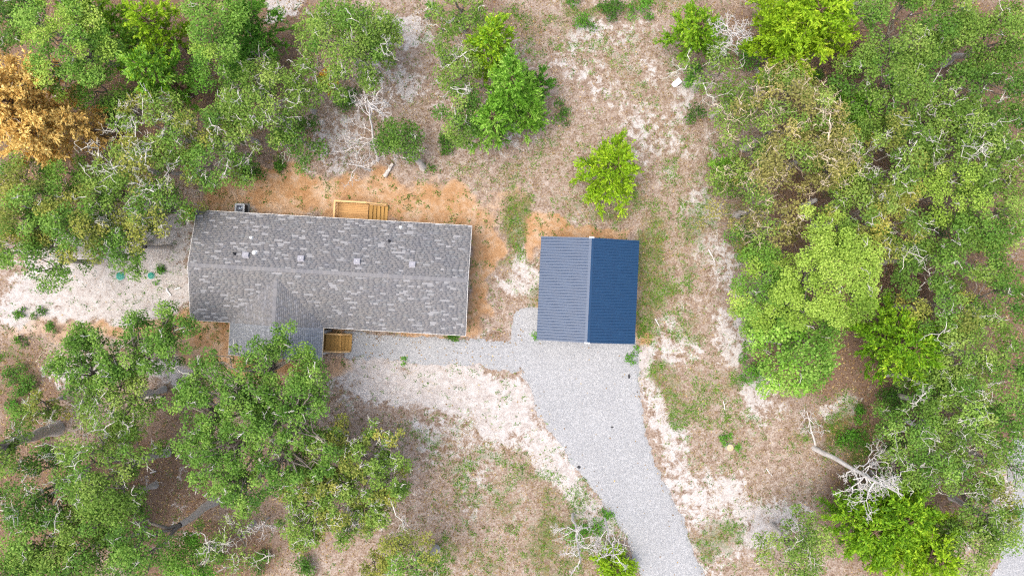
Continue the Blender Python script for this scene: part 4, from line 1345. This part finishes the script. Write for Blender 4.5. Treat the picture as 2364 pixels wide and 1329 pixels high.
oak(526, 1270, 46, 6.5, 'oak', 'small twiggy oak at the bottom edge below the porch oak', twig=1.6, dens=.45)
snag('dead_sapling', (620, 1195), (590, 1228), 5.0, 'thin bleached dead sapling below the porch oak', .55, 3, .07, 7, .3)
oak(868, 1312, 34, 5.5, 'oaky', 'small olive oak at the bottom edge left of the grey stub trunk', twig=.6)
oak(955, 1300, 66, 8, 'oaky', 'olive-green oak on a grey trunk at the bottom edge left of the drive', base=(1006, 1266), twig=.7, mix=('oakg', .4), dens=.8, trunk_r=.26)

oak(180, 1240, 60, 8, 'oak', 'grey-green oak squeezed between the left edge oaks and the bottom dark oak', twig=.7)
oak(20, 560, 60, 8.5, 'oakg', 'leafy oak on the left edge beside the white sand', twig=.3, mix=('oaky', .3))
oak(262, 365, 42, 7, 'oak', 'white-twigged oak between the narrow orange cedar and the house corner', twig=1.4, mix=('oaky', .4), dens=.8)
oak(525, 290, 60, 7.5, 'oak', 'grey-green oak bridging the wide twiggy oak and the brown hollow', twig=1.0, dens=.8)
elm(560, 130, 56, 6.5, 'cedard', 'soft green tree below the dull cedar near the top', dens=.9)
oak(690, 200, 46, 6.5, 'oak', 'grey oak with fine twigs between the wide twiggy oak and the golden sapling', twig=1.0, dens=.75)
# bottom centre
snag('dead_tree', (1322, 1185), (1340, 1300), 8.0, 'slender bleached dead tree by the left verge of the drive at the bottom', 1.05, 4, .10, 11, .25)
snag('dead_tree', (1395, 1190), (1418, 1290), 7.0, 'bare white branches standing over the bright bush at the drive', .8, 3, .08, 8, .3)
ced(1420, 1308, 46, 2.2, 'cedary', 'bright yellow-green bush at the bottom edge beside the drive')

# top middle
oak(1062, 15, 62, 8.5, 'oak', 'oak at the top edge with a forked grey trunk showing', base=(1068, 68), twig=.5, mix=('oakg', .3), dens=.8)
oak(1015, 92, 52, 7, 'oak', 'pale twiggy oak at the upper left of the central cedar group', twig=1.2, dens=.65, drop=.2)
oak(1058, 160, 56, 7.5, 'oak', 'grey-green oak left of the lime cedars in the top clearing', twig=.9, dens=.8)
oak(1048, 252, 58, 7.5, 'oakg', 'round grey-green oak at the lower left of the central cedar group', twig=.5, mix=('oak', .6))
ced(1136, 112, 64, 8, 'cedary', 'olive-lime cedar at the top of the central cedar group', tips='cedarb')
ced(1182, 205, 68, 9, 'cedarb', 'vivid green cedar with whitish tips amid the central group', tips='cedarb', dens=1.1)
ced(1138, 285, 54, 7, 'cedarb', 'plain bright green cedar at the bottom of the central group')
ced(1222, 275, 36, 4.5, 'cedarb', 'low bright cedar at the lower right of the central group')
ced(1240, 198, 40, 4.5, 'cedard', 'dull small cedar on the right side of the central group', dens=.7)
oak(918, 318, 56, 5.5, 'oakd', 'small dense dark green oak beside white dead branches behind the house', base=(976, 386), twig=.15, sq=.75, rot=R(-40), trunk_r=.3)
snag('dead_tree', (872, 372), (848, 228), 7.5, 'bleached white dead tree with crooked boughs behind the house', 1.15, 4, .11, 13, .3, up=.05)
snag('dead_branch', (855, 395), (810, 375), 2.4, 'low bleached dead branch on the ground behind the house', .9, 3, .08, 7, .3, cat='branch', up=.0)
ced(1418, 388, 74, 6.0, 'cedary', 'single yellow-green cedar standing alone above the garage', base=(1381, 425), dens=1.05)

# upper right
ced(1602, 80, 62, 7, 'cedar', 'lime cedar at the right border of the top clearing', tips='cedary')
snag('dead_tree', (1640, 160), (1690, 70), 9.0, 'bleached dead tree between two lime cedars near the top', .95, 4, .12, 12, .5)
oak(1640, 150, 58, 8, 'oak', 'thin oak on a smooth pale trunk beside the white carton', base=(1602, 206), twig=1.0, dens=.55, drop=.25, trunk_r=.26)
ced(1852, 62, 122, 10, 'cedary', 'largest lime-yellow cedar at the top edge', tips='cedary', dens=1.1, tops=[(0, 0, 1, 1), (.35, .3, .65, .9), (-.4, -.1, .6, .8)])
oak(2105, 65, 128, 10, 'oak', 'broad grey-green oak at the top edge right of the lime-yellow cedar', twig=.4, mix=('oakg', .35))
oak(2205, 40, 66, 9, 'oak', 'grey-green oak at the top edge third from the right corner', twig=.4)
oak(2070, 190, 108, 10, 'oakg', 'rounded fresh green oak beside the brown brushy gap in the right wood', twig=.35, mix=('oak', .5))
oak(2330, 75, 84, 9, 'oakg', 'green oak in the top right corner', twig=.35, mix=('oak', .5))
oak(2290, 205, 94, 9, 'oakd', 'shaded oak with few white twigs at the right edge of the upper wood', twig=.6)
oak(2185, 275, 74, 9, 'oak', 'grey-green oak with a white branch star in the upper right wood', twig=1.0)
oak(1820, 285, 150, 10.5, 'olive', 'wide drying oak with tan leaves and a white branch fan', twig=1.4, mix=('oak', .5), twig_m=TWIG_T, dens=.85)
oak(1905, 350, 90, 10, 'olive', 'tan-leaved lobe of drying oak right of the white branch fan', twig=1.6, mix=('oaky', .4), twig_m=TWIG_T, dens=.8)
oak(1700, 225, 50, 7, 'oak', 'small grey oak between the pale trunk and the wide drying oak', twig=.7, dens=.6, drop=.2)
ced(1965, 260, 48, 7, 'cedarb', 'small vivid green cedar poking out beside the drying oak')
oak(2040, 365, 122, 10, 'oak', 'large olive-green oak in the middle of the right wood', twig=1.1, mix=('oaky', .3))
oak(2240, 335, 100, 10, 'oak', 'wide oak with white twigs near the right edge, above the pale green crown', twig=1.1)
oak(2335, 365, 72, 9.5, 'oak', 'twiggy oak touching the right edge in the upper third', twig=1.4)
elm(2190, 440, 58, 9, 'elm', 'pale mint-green crown among grey oaks on the right', dens=1.1)
oak(1765, 475, 100, 8.5, 'olive', 'thin olive oak with tan twigs at the woodland edge right of the clearing', twig=1.3, twig_m=TWIG_T, mix=('oak', .5), dens=.6, drop=.2)
oak(2025, 505, 118, 10, 'oak', 'big olive oak right of a short grey log above the rounded elm', twig=.9, mix=('oaky', .35))
ced(1674, 398, 40, 3.5, 'cedarb', 'low bright green cedar bush at the right border of the clearing')

# right middle
elm(1925, 640, 142, 12, 'elm', 'largest rounded yellow-green elm right of the garage', depth=3.2, low=1.0, lob=.4, drop=.0, dens=1.35)
elm(1785, 668, 96, 8.5, 'elmb', 'lower darker green elm tucked left of the rounded yellow-green elm', mix=('elm', .3), low=.7)
elm(1850, 800, 108, 8.5, 'elmb', 'bright green tree with pale tips below the rounded elm', mix=('cedarb', .35), size=.2)
ced(2068, 800, 104, 8, 'cedar', 'lime cedar with yellow tips at lower right of the rounded elm', tips='cedary', base=(2000, 770))
oak(2300, 490, 88, 9.5, 'oakg', 'green oak at the right edge level with the garage top', twig=.5, mix=('oak', .5))
oak(2238, 585, 84, 9, 'oakg', 'oak crown with a white branch star right of the rounded elm', twig=.8, mix=('oak', .5))
oak(2130, 600, 66, 8, 'oakd', 'darker oak between the rounded elm and the brown brush', twig=.5)
oak(2315, 690, 84, 9.5, 'oakg', 'green oak at the right edge level with the garage middle', twig=.4, mix=('oak', .4))
oak(2198, 720, 78, 9, 'oakg', 'yellow-green oak right of the brown brush pile', twig=.5, mix=('oaky', .35))
oak(2255, 815, 88, 9.5, 'oak', 'grey-green oak right of the lime cedar with yellow tips', twig=.9)
oak(2340, 845, 62, 9, 'oakg', 'oak touching the right edge below the garage level', twig=.5)
oak(2160, 880, 62, 7.5, 'oakd', 'low shaded oak below the lime cedar with yellow tips', twig=.6, dens=.8)

# lower right
oak(2215, 950, 92, 9.5, 'oak', 'grey-green oak with white twigs above the bleached fallen-looking snag', twig=1.1, mix=('oakg', .3))
oak(2112, 1000, 78, 8.5, 'oakg', 'oak over brown ground just right of the vine patch', twig=.9, dens=.75, base=(2130, 975))
oak(2325, 965, 76, 9, 'oakg', 'oak on the right edge above the grey metal sheets', twig=.7)
oak(2155, 1085, 80, 8.5, 'oakg', 'green oak right of the bleached snag top', twig=.8, mix=('oak', .5), dens=.85)
oak(2262, 1090, 66, 8.5, 'oak', 'twiggy oak left of the grey metal sheets', twig=1.2, dens=.7, drop=.2)
oak(2345, 1090, 52, 8.5, 'oakg', 'sparse oak twigs hanging over the grey metal sheets', twig=.9, dens=.4, drop=.35)
oak(2285, 1180, 82, 9, 'oak', 'oak with ochre patches left of the gravel lane', twig=.8, mix=('oaky', .35), dens=.85)
oak(2245, 1262, 78, 9, 'oak', 'grey-green oak at the bottom right beside the lime cedar', twig=.9)
oak(2330, 1215, 50, 8, 'oakg', 'small oak overhanging the gravel lane at the right edge', twig=.4, dens=.6, drop=.3)
ced(2048, 1228, 148, 8.5, 'cedar', 'very large lime cedar in the bottom right, yellower on its right half', tips='cedary', dens=1.15, tops=[(-.35, .1, .75, .8), (.1, .3, .7, .9)], base=(1995, 1170))
ced(2115, 1262, 92, 9, 'cedary', 'yellow-green upright cedar rising out of the very large lime one', tips='cedary', dens=1.1)
oak(1858, 1280, 74, 7.5, 'oak', 'isolated grey-green oak with white twigs at the bottom left of the lime cedar', twig=1.0, dens=.8)
snag('dead_tree', (1879, 1034), (2085, 1142), 11.5, 'tall bleached dead tree with fine white boughs above the bottom right cedar', 1.0, 4, .2, 14, .45, up=.1)
snag('dead_sapling', (1884, 1030), (1862, 948), 3.0, 'crooked white dead sapling beside the foot of the tall dead tree', .6, 3, .08, 6, .35)


# ------------------------------------------------------------------ shrubs
def shrub(px, py, r, h, pal, label, n=None, **k):
    k.setdefault('size', .14); k.setdefault('dens', .75); k.setdefault('drop', .22); k.setdefault('lob', .75)
    return broadleaf('shrub', px, py, r, h, pal, label, cat='shrub', twig=k.pop('twig', 0.0), trunk_r=.07, flat=.7, low=.3, **k)

shrub(1610, 262, 32, 1.6, 'shrub', 'dark green bush below the smooth pale trunk at the clearing border', sq=.6, rot=R(80))
shrub(1598, 165, 34, 1.5, 'shrubg', 'dense green bush behind the white carton')
shrub(1720, 140, 46, 1.5, 'shrubg', 'spreading green bush under the bleached dead tree near the top')
shrub(1890, 168, 24, 1.4, 'shrub', 'round dark shrub in the brown gap below the largest lime-yellow cedar')
shrub(1806, 170, 30, 1.4, 'shrub', 'dark shrub left of the brown gap under the lime-yellow cedar')
shrub(1945, 205, 28, 1.3, 'shrub', 'dark shrub at the lower end of the brown brushy gap')
shrub(1342, 8, 34, 1.2, 'shrubg', 'green bush at the top edge, leftmost of the three beside each other')
shrub(1409, 12, 32, 1.2, 'shrub', 'green bush at the top edge, middle one of the three')
shrub(1485, 14, 28, 1.2, 'shrubg', 'green bush at the top edge, rightmost of the three')
shrub(1352, 52, 26, 1.0, 'shrub', 'lone low dark bush under the leftmost top edge bush', sq=.6)
shrub(992, 12, 24, 1.4, 'shrubg', 'dark bush at the top edge left of the forked grey trunk')
shrub(1968, 1005, 44, .9, 'shrubg', 'bright green vine patch on the brown ground above the tall dead tree', sq=.7, rot=R(75))
shrub(1985, 950, 34, .9, 'shrubg', 'green vines climbing from the vine patch to the lime cedar', sq=.6, rot=R(75))
shrub(2070, 1030, 26, 1.0, 'shrub', 'dark round shrub right of the vine patch')
shrub(18, 862, 30, 1.3, 'shrub', 'dark shrub at the left edge below the sand, upper one')
shrub(48, 885, 30, 1.3, 'shrub', 'dark shrub just right of the upper left edge shrub')
shrub(20, 915, 26, 1.2, 'shrub', 'dark shrub at the left edge, lower one above the grey trunk')
shrub(1295, 258, 30, .9, 'shrub', 'thin dark bush right of the central cedar group', dens=.6)
shrub(700, 1312, 46, 1.4, 'shrub', 'dark green bush at the bottom edge below the twiggy clearing oak', sq=.5)
shrub(590, 1305, 34, 1.3, 'shrub', 'dark green bush at the bottom edge left of the similar wider one')
shrub(568, 396, 34, .7, 'shrub', 'low dark bush between the back orange soil and the green corner oak', sq=.6, dens=.7)
shrub(640, 385, 30, .7, 'shrub', 'low dark bush on the edge of the orange soil behind the house', sq=.6, dens=.6)
shrub(795, 225, 28, 1.0, 'shrub', 'dark leafy bush left of the white dead tree behind the house', dens=.8)
shrub(985, 388, 14, .6, 'shrub', 'tiny dark bush at the foot of the slanting log trunk')
shrub(1246, 776, 14, .5, 'shrubg', 'weedy tuft at the front left corner of the garage')
shrub(1462, 826, 19, .6, 'shrubg', 'weedy tuft at the drive edge by the front right garage corner')
shrub(1404, 1188, 17, .5, 'shrubg', 'small weed on the left edge of the drive near the bottom')
shrub(930, 833, 10, .3, 'shrubg', 'tiny weed at the lower edge of the gravel path')
shrub(1045, 778, 20, .4, 'shrub', 'weeds under the front eave by the gravel path', sq=.4)
shrub(82, 723, 17, .6, 'shrub', 'small bush on the sand above the open sand oak, left one', dens=.8)
shrub(115, 757, 17, .6, 'shrub', 'small bush on the sand left of the open sand oak', dens=.8)
shrub(40, 725, 14, .6, 'shrub', 'small bush on the sand near the left edge', dens=.8)
shrub(42, 790, 18, .7, 'shrub', 'small bush at the left edge below the sand', dens=.8)
shrub(360, 650, 8, .3, 'shrubg', 'tiny grass clump beside the ringed septic lid')
shrub(368, 624, 9, .3, 'shrubg', 'tiny weed above right of the ringed septic lid')
shrub(1350, 1235, 44, .7, 'shrubg', 'low green growth under the slender bleached dead tree', dens=.7)
shrub(1030, 330, 22, .8, 'shrub', 'dark bush at the foot of the round grey-green central oak')
shrub(240, 250, 34, 1.5, 'shrub', 'dark understorey bush right of the narrow orange cedar')
shrub(300, 55, 40, 1.5, 'shrub', 'shaded bush under the yellow-green leader at the top left', dens=.6)
shrub(90, 330, 40, 2.0, 'shrub', 'dark bush between the orange cedar and the round bright tree')
shrub(2110, 430, 44, 2.0, 'shrub', 'shaded bush under the olive oaks in the right wood')
shrub(2170, 520, 44, 2.0, 'shrub', 'shaded bush below the pale mint-green crown')
shrub(2070, 920, 40, 1.6, 'shrub', 'dark bush beside the white stub trunk under the lime cedar', dens=.8)
shrub(1720, 560, 44, 1.5, 'shrubg', 'loose green bush at the woodland edge below the thin olive oak', dens=.6)
shrub(1740, 860, 40, 1.6, 'shrubg', 'leafy bush at the lower left skirt of the pale-tipped tree')
shrub(2090, 1140, 44, 1.6, 'shrubg', 'green bush behind the bleached boughs of the tall dead tree')

oak(75, 935, 40, 4.5, 'oak', 'small twiggy oak just above the thick grey trunk at the left edge', twig=1.0, mix=('oaky', .3))
shrub(95, 1032, 30, 1.2, 'shrub', 'dark bush just below the thick bare grey trunk')
shrub(30, 950, 30, 1.2, 'shrubg', 'green bush at the left edge above the thick grey trunk')

# ------------------------------------------------------------------ wood lying about
def log(name, p, q, r, label, cat='log', mat=None):
    a, b_ = W(*p), W(*q)
    o = empty(name, (a[0], a[1], 0), 0, label, cat)
    origin = np.array([a[0], a[1], 0.0])
    P, Rr = curves(np.array([[a[0], a[1], r]]), np.array([[b_[0], b_[1], r * 1.5]]), r * 1.1, r * .75, 6, .03)
    v, qd = tubes([(P, Rr)], 9)
    make_part('trunk', o, (v, qd), mat or BARK, origin, 1)
    st, sr = curves(P[:, 2], P[:, 2] + np.array([[.25, .35, .3]]), r * .35, r * .15, 4, .08)
    s2, r2 = curves(P[:, 4], P[:, 4] + np.array([[-.4, .2, .25]]), r * .3, r * .1, 4, .08)
    v, qd = tubes([(st, sr), (s2, r2)], 6)
    make_part('branch_stub', o, (v, qd), mat or BARK, origin, 1)
    return o
log('log', (888, 408), (908, 380), .17, 'short grey log lying below the small dense oak')
log('log', (1846, 478), (1880, 462), .24, 'short thick grey log at the woodland edge in the thin olive oak')
log('log', (2086, 968), (2118, 984), .2, 'pale broken log beside the oak over brown ground', mat=SNAG)
log('curved_limb', (332, 918), (378, 914), .13, 'curved dark limb on leaf litter under the open sand oak', 'limb')
log('fallen_branch', (1512, 735), (1522, 752), .05, 'white peeled stick on the grass right of the garage', 'branch', SNAG)
log('fallen_branch', (348, 1090), (362, 1086), .06, 'short white broken branch on the litter by the slanting trunk', 'branch', SNAG)
log('fallen_branch', (1768, 1080), (1782, 1098), .04, 'thin pale stick on the sandy ground left of the tall dead tree', 'branch', SNAG)
log('fallen_branch', (1670, 925), (1672, 945), .04, 'small pale curved stick on the dry ground right of the drive', 'branch', SNAG)
log('fallen_branch', (1635, 575), (1650, 605), .05, 'forked white stick at the woodland edge right of the garage grass', 'branch', SNAG)
def brush(px, py, r, n, label):
    x, y = W(px, py)
    o = empty('brush_pile', (x, y, 0), 0, label, 'brush pile')
    rw = r / PPM
    a, q = rng.uniform(0, 6.28, n), np.sqrt(rng.random(n)) * rw
    S = np.stack([x + q * np.cos(a), y + q * np.sin(a) * 1.3, rng.uniform(.05, .7, n)], 1)
    d = unit(rng.normal(0, 1, (n, 3)) * np.array([1, 1, .25]))
    P, Rr = curves(S, S + d * rng.uniform(.5, 1.8, (n, 1)), rng.uniform(.012, .03, n), .008, 5, .1)
    P[:, :, 2] = np.maximum(P[:, :, 2], .02)
    v, qd = tubes([(P, Rr)], 3)
    ob = make_part('sticks', o, (v, qd), BRUSH, np.array([x, y, 0.0]), 1); ob['kind'] = 'stuff'
brush(2092, 655, 52, 420, 'tangle of dead brown sticks right of the rounded elm')
brush(1955, 130, 44, 200, 'loose brown sticks in the gap below the lime-yellow cedar')

# stump ringed with weeds
sx, sy = W(1683, 1031)
st = empty('tree_stump', (sx, sy, 0), 0, 'pale cut tree stump ringed with green weeds right of the drive', 'stump')
s_ = MB()
prof = [(.36, -.1), (.31, .08), (.29, .26), (.285, .30)]
s_.lathe(prof, 16); s_.build('bark', BARK, st)
MB().lathe([(.283, .295), (.275, .312), (.09, .314), (.05, .29), (.001, .27)], 16).build('cut_face', plain('cut_oak', lin((214, 190, 150), .75), .8, var=.18, scale=5), st)
shrub(1676, 1014, 15, .4, 'shrubg', 'weeds sprouting on the upper side of the tree stump')
shrub(1700, 1038, 13, .4, 'shrubg', 'weeds sprouting on the right side of the tree stump')

# ------------------------------------------------------------------ small things on the ground
LID = plain('green_plastic', lin((24, 142, 122), .8), .45, var=.08)
COLLAR = plain('pale_green_collar', lin((150, 206, 190), .8), .5, var=.06)
for (px, py, r_, lab) in ((277, 637, .31, 'larger green domed septic tank lid on white sand'), (348, 636, .25, 'smaller green septic lid with a pale ring and soil around it')):
    x, y = W(px, py, .1)
    o = empty('septic_lid', (x, y, 0), 0, lab, 'septic lid', 'green septic lids')
    MB().lathe([(r_ * 1.13, -.05), (r_ * 1.13, .07), (r_ * 1.02, .08), (r_ * 1.0, .05)], 28).build('riser_ring', COLLAR, o)
    MB().lathe([(r_ * 1.0, .04), (r_ * 1.0, .09), (r_ * .9, .12), (r_ * .6, .145), (r_ * .2, .155), (.001, .156)], 28).build('lid', LID, o)
    MB().box(-.05, .05, -.05, .05, .15, .17).build('knob', LID, o, bevel=.01)
    for i in range(6):
        a = i * math.pi / 3
        MB().lathe([(.018, .09), (.016, .108), (.001, .11)], 8, r_ * .95 * math.cos(a), r_ * .95 * math.sin(a)).build('bolt', VENTM, o)
x, y = W(410, 666); o = empty('plastic_pipe', (x, y, 0), R(18), 'short white plastic pipe on the ground by the left end of the house', 'pipe')
MB().tube((-.24, 0, .06), (.24, 0, .06), .05, 12).build('pipe', PVC, o)
MB().tube((.2, 0, .06), (.27, 0, .06), .058, 12).build('coupling', PVC, o)
x, y = W(391, 676); o = empty('plastic_downspout', (x, y, 0), R(-52), 'white bent plastic downspout piece near the short white pipe', 'pipe')
MB().box(-.3, .24, -.05, .05, .02, .1).build('spout', PVC, o, bevel=.01)
MB().bar((-.28, 0, .06), (-.42, .1, .1), .1, .08).build('elbow', PVC, o)
x, y = W(314, 636); o = empty('cleanout_cap', (x, y, 0), 0, 'tiny white cleanout cap between the two septic lids', 'cap')
MB().lathe([(.06, -.05), (.06, .05), (.045, .07), (.001, .075)], 12).build('cap', PVC, o)
MB().box(-.018, .018, -.018, .018, .07, .095).build('nut', PVC, o)

# white carton
x, y = W(1564, 190); o = empty('carton', (x, y, 0), R(38), 'white cardboard carton with a purple printed end near the pale trunk', 'carton')
CARD = plain('white_card', lin((238, 238, 240), .88), .6, var=.03)
MB().box(-.32, .26, -.25, .22, 0, .22).build('box', CARD, o, bevel=.01)
fl = MB(); fl.v += [(-.32, -.25, .225), (-.32, .22, .225), (-.55, .16, .10), (-.52, -.18, .08), (-.32, -.25, .215), (-.32, .22, .215), (-.55, .16, .09), (-.52, -.18, .07)]
fl.f += [(0, 1, 2, 3), (7, 6, 5, 4), (0, 3, 7, 4), (1, 5, 6, 2), (2, 6, 7, 3)]
fl.build('flap', CARD, o)
PURP = plain('purple_print', lin((70, 48, 110), .8), .6, var=.08)
MB().box(-.22, .24, -.262, -.2525, .01, .21).build('printed_end', PURP, o)
mk = MB()
for i, (a, b_, c_, d_) in enumerate(((-.16, -.08, .06, .15), (-.04, .02, .05, .14), (.06, .10, .07, .16), (.14, .19, .06, .13))):
    mk.box(a, b_, -.266, -.2625, c_, d_)
mk.build('printed_marks', PVC, o)

# dark stone on the drive
def stone(px, py, s, label, mat, name='stone'):
    bm = bmesh.new(); bmesh.ops.create_icosphere(bm, subdivisions=2, radius=1)
    for v in bm.verts:
        f = 1 + .3 * (vnoise(np.array([v.co.x * 2 + px]), np.array([v.co.y * 2 + v.co.z]), 3)[0] - .5)
        v.co = Vector((v.co.x * s[0], v.co.y * s[1], v.co.z * s[2])) * f
    me = bpy.data.meshes.new(name); bm.to_mesh(me); bm.free()
    x, y = W(px, py)
    return tag(link(name, me, mat, None, (x, y, s[2] * .5 + .03)), label, 'stone')
STN = plain('dark_stone', lin((66, 66, 70), .8), .85, var=.25, scale=14)
stone(1452, 868, (.09, .2, .1), 'dark oblong stone on the gravel near the right edge of the drive', STN)
stone(1336, 1077, (.15, .12, .1), 'dark stone at the left edge of the drive', STN)
stone(1413, 985, (.12, .07, .05), 'small dark stone in the middle of the drive', STN)

# grey metal sheets seen through the oak at the right edge
SHEET = plain('weathered_metal_sheet', lin((150, 152, 152), .75), .5, var=.15, metal=.3)
for k_, (px, py, rz, w_, l_, lab) in enumerate(((2333, 1072, 4, .7, 2.6, 'weathered grey corrugated metal sheet nearest the oak on the right edge'), (2356, 1100, -8, .8, 2.4, 'grey corrugated metal sheet at the right edge behind the nearer one'))):
    x, y = W(px, py)
    V, F = [], []
    nr = 14
    for j in range(nr + 1):
        xx = -w_ / 2 + w_ * j / nr
        zz = .03 * (j % 2)
        V += [(xx, -l_ / 2, .10 + zz), (xx, l_ / 2, .12 + zz), (xx, -l_ / 2, .09 + zz), (xx, l_ / 2, .11 + zz)]
    for j in range(nr):
        a = 4 * j
        F += [(a, a + 4, a + 5, a + 1), (a + 3, a + 7, a + 6, a + 2), (a, a + 2, a + 6, a + 4), (a + 1, a + 5, a + 7, a + 3)]
    me = bpy.data.meshes.new('metal_sheet'); me.from_pydata(V, [], F); me.update()
    tag(link('metal_sheet', me, SHEET, None, (x, y, .04 * k_), R(rz)), lab, 'metal sheet')


# ------------------------------------------------------------------ what lies on the ground and nobody could count
def hidden(x, y):
    """true where a building, the drive or the lane covers the ground"""
    dx, dy = x - HC[0], y - HC[1]
    u, v = dx * ca + dy * sa, -dx * sa + dy * ca
    a = (np.abs(u) < HL - .3) & (np.abs(v) < HW - .25)
    a |= (np.abs(u - GU) < GH - .1) & (v < -HW + 1) & (v > GV + .2)
    dx, dy = x - SC[0], y - SC[1]
    c2, s2 = math.cos(SA), math.sin(SA)
    u, v = dx * c2 + dy * s2, -dx * s2 + dy * c2
    a |= (np.abs(u) < SHW - .15) & (np.abs(v) < SHL - .1)
    a |= sdist(x, y, DRIVE_W) > .05
    a |= sdist(x, y, LANE_W) > 0
    return a

def spots(n, weight):
    """n random points in view, kept with the probability weight(sand, orange, litter, grass, x, y)"""
    x, y = rng.uniform(-44, 44, n), rng.uniform(-25.5, 25.5, n)
    keep = rng.random(n) < weight(*soil(x, y), x, y)
    x, y = x[keep], y[keep]
    h = hidden(x, y)
    x, y = x[~h], y[~h]
    return np.stack([x, y, ground_z(x, y)], 1)

def blades(name, P, per, hgt, wid, mat, lean=.9, jit=.12, tint_m=.5):
    n = len(P) * per
    idx = np.repeat(np.arange(len(P)), per)
    root = P[idx] + np.stack([rng.normal(0, jit, n), rng.normal(0, jit, n), np.zeros(n)], 1)
    d = unit(np.stack([rng.normal(0, lean, n), rng.normal(0, lean, n), rng.uniform(.35, 1, n)], 1))
    L = rng.uniform(.5, 1.3, n) * hgt
    v, q = leaf_quads(root + d * (L / 2)[:, None], d, unit(rng.normal(0, .4, (n, 3)) + np.array([0, 0, 1])), L, wid * rng.uniform(.6, 1.4, n), .1)
    tc_ = rng.normal(tint_m, .16, len(P))
    return tag(link(name, quad_mesh(name, v, q, np.clip(tc_[idx] + rng.normal(0, .14, n), 0, 1)), mat), kind='stuff')

clus = lambda x, y, s=1.1, seed=120: sstep(.5, .62, fbm(x / s, y / s, seed))
P = spots(150000, lambda s, o, l, g, x, y: np.clip(g * 1.5 * np.maximum(clus(x, y), .3 * (g > .7))  + .015 * (1 - o) + .05 * clus(x, y, 1.6, 140), 0, 1))
tag(blades('grass', P, 7, .18, .04, LEAF['grass'], jit=.11), 'patchy green grass tufts on the dry clearing', 'grass')
P = spots(110000, lambda s, o, l, g, x, y: np.clip(.12 + .5 * g * (1 - clus(x, y)) - .25 * s - .4 * o + .15 * clus(x, y, 2, 150) - .2 * l, 0, 1))
tag(blades('dry_grass', P, 6, .2, .028, LEAF['dry'], jit=.14, lean=1.2), 'straw coloured dry grass over the clearing', 'grass')
P = spots(26000, lambda s, o, l, g, x, y: np.clip((1.3 * o + .16 * s + .14) * clus(x, y, .7, 170) + .02, 0, 1))
tag(blades('weeds', P, 8, .15, .06, LEAF['shrub'], jit=.10), 'small dark weeds dotted over the bare soil', 'weeds')
# fallen leaves
P = spots(120000, lambda s, o, l, g, x, y: np.clip(.10 + l * .75 - .12 * s - .2 * o, 0.012, 1))
xg, yg = rng.uniform(-14, 16, 9000), rng.uniform(-25, -1, 9000)
sg = sdist(xg, yg, DRIVE_W)
kg = (sg > 0) & ((rng.random(9000) < np.where(xg < 1, .28, .03) + .25 * np.exp(-sg * 2.5))) & ~((np.abs(xg - SC[0]) < SHW) & (np.abs(yg - SC[1]) < SHL))
P = np.concatenate([P, np.stack([xg[kg], yg[kg], np.full(kg.sum(), .03)], 1)])
n = len(P)
nn_ = unit(rng.normal(0, .35, (n, 3)) + np.array([0, 0, 1])); tt = unit(np.cross(nn_, rng.normal(0, 1, (n, 3))))
L = rng.uniform(.08, .2, n)
v, q = leaf_quads(P + np.array([0, 0, .025]), tt, nn_, L, L * .6)
tag(link('fallen_leaves', quad_mesh('fallen_leaves', v, q, np.clip(rng.normal(.5, .25, n), 0, 1)), LEAF['litter']), 'brown fallen oak leaves over the ground', 'leaves', kind='stuff')
# pale sticks
P = spots(17000, lambda s, o, l, g, x, y: np.clip(.35 + .3 * l - .2 * s - .5 * o, .01, 1))
n = len(P)
a = rng.uniform(0, 6.28, n); ln = rng.gamma(2.0, .16, n) + .1
E = P + np.stack([np.cos(a) * ln, np.sin(a) * ln, np.full(n, 0.0)], 1)
P[:, 2] += .03; E[:, 2] = ground_z(E[:, 0], E[:, 1]) + .04
PP, RR = curves(P, E, rng.uniform(.008, .02, n), .006, 4, .06)
v, q = tubes([(PP, RR)], 3)
tag(link('scattered_twigs', quad_mesh('scattered_twigs', v, q), TWIG_T), 'pale twigs and straws scattered over the ground', 'twigs', kind='stuff')
# loose stones along the gravel edge
n = 60000
x, y = rng.uniform(-14, 17, n), rng.uniform(-25.5, -1, n)
sdd = sdist(x, y, DRIVE_W)
keep = (sdd > -.55) & (sdd < .35) & (rng.random(n) < np.exp(-np.abs(sdd) * 5)) & ~((np.abs(x - SC[0]) < SHW) & (np.abs(y - SC[1]) < SHL))
P = np.stack([x[keep], y[keep], ground_z(x[keep], y[keep]) + .045], 1)
n = len(P)
nn_ = unit(rng.normal(0, .4, (n, 3)) + np.array([0, 0, 1])); tt = unit(np.cross(nn_, rng.normal(0, 1, (n, 3))))
L = rng.uniform(.05, .1, n)
v, q = leaf_quads(P, tt, nn_, L, L * .9, -.25)
tag(link('loose_gravel', quad_mesh('loose_gravel', v, q), plain('loose_limestone', lin((206, 202, 200), .55), .9, var=.2, scale=8)), 'loose pale stones along the gravel edges', 'gravel', kind='stuff')
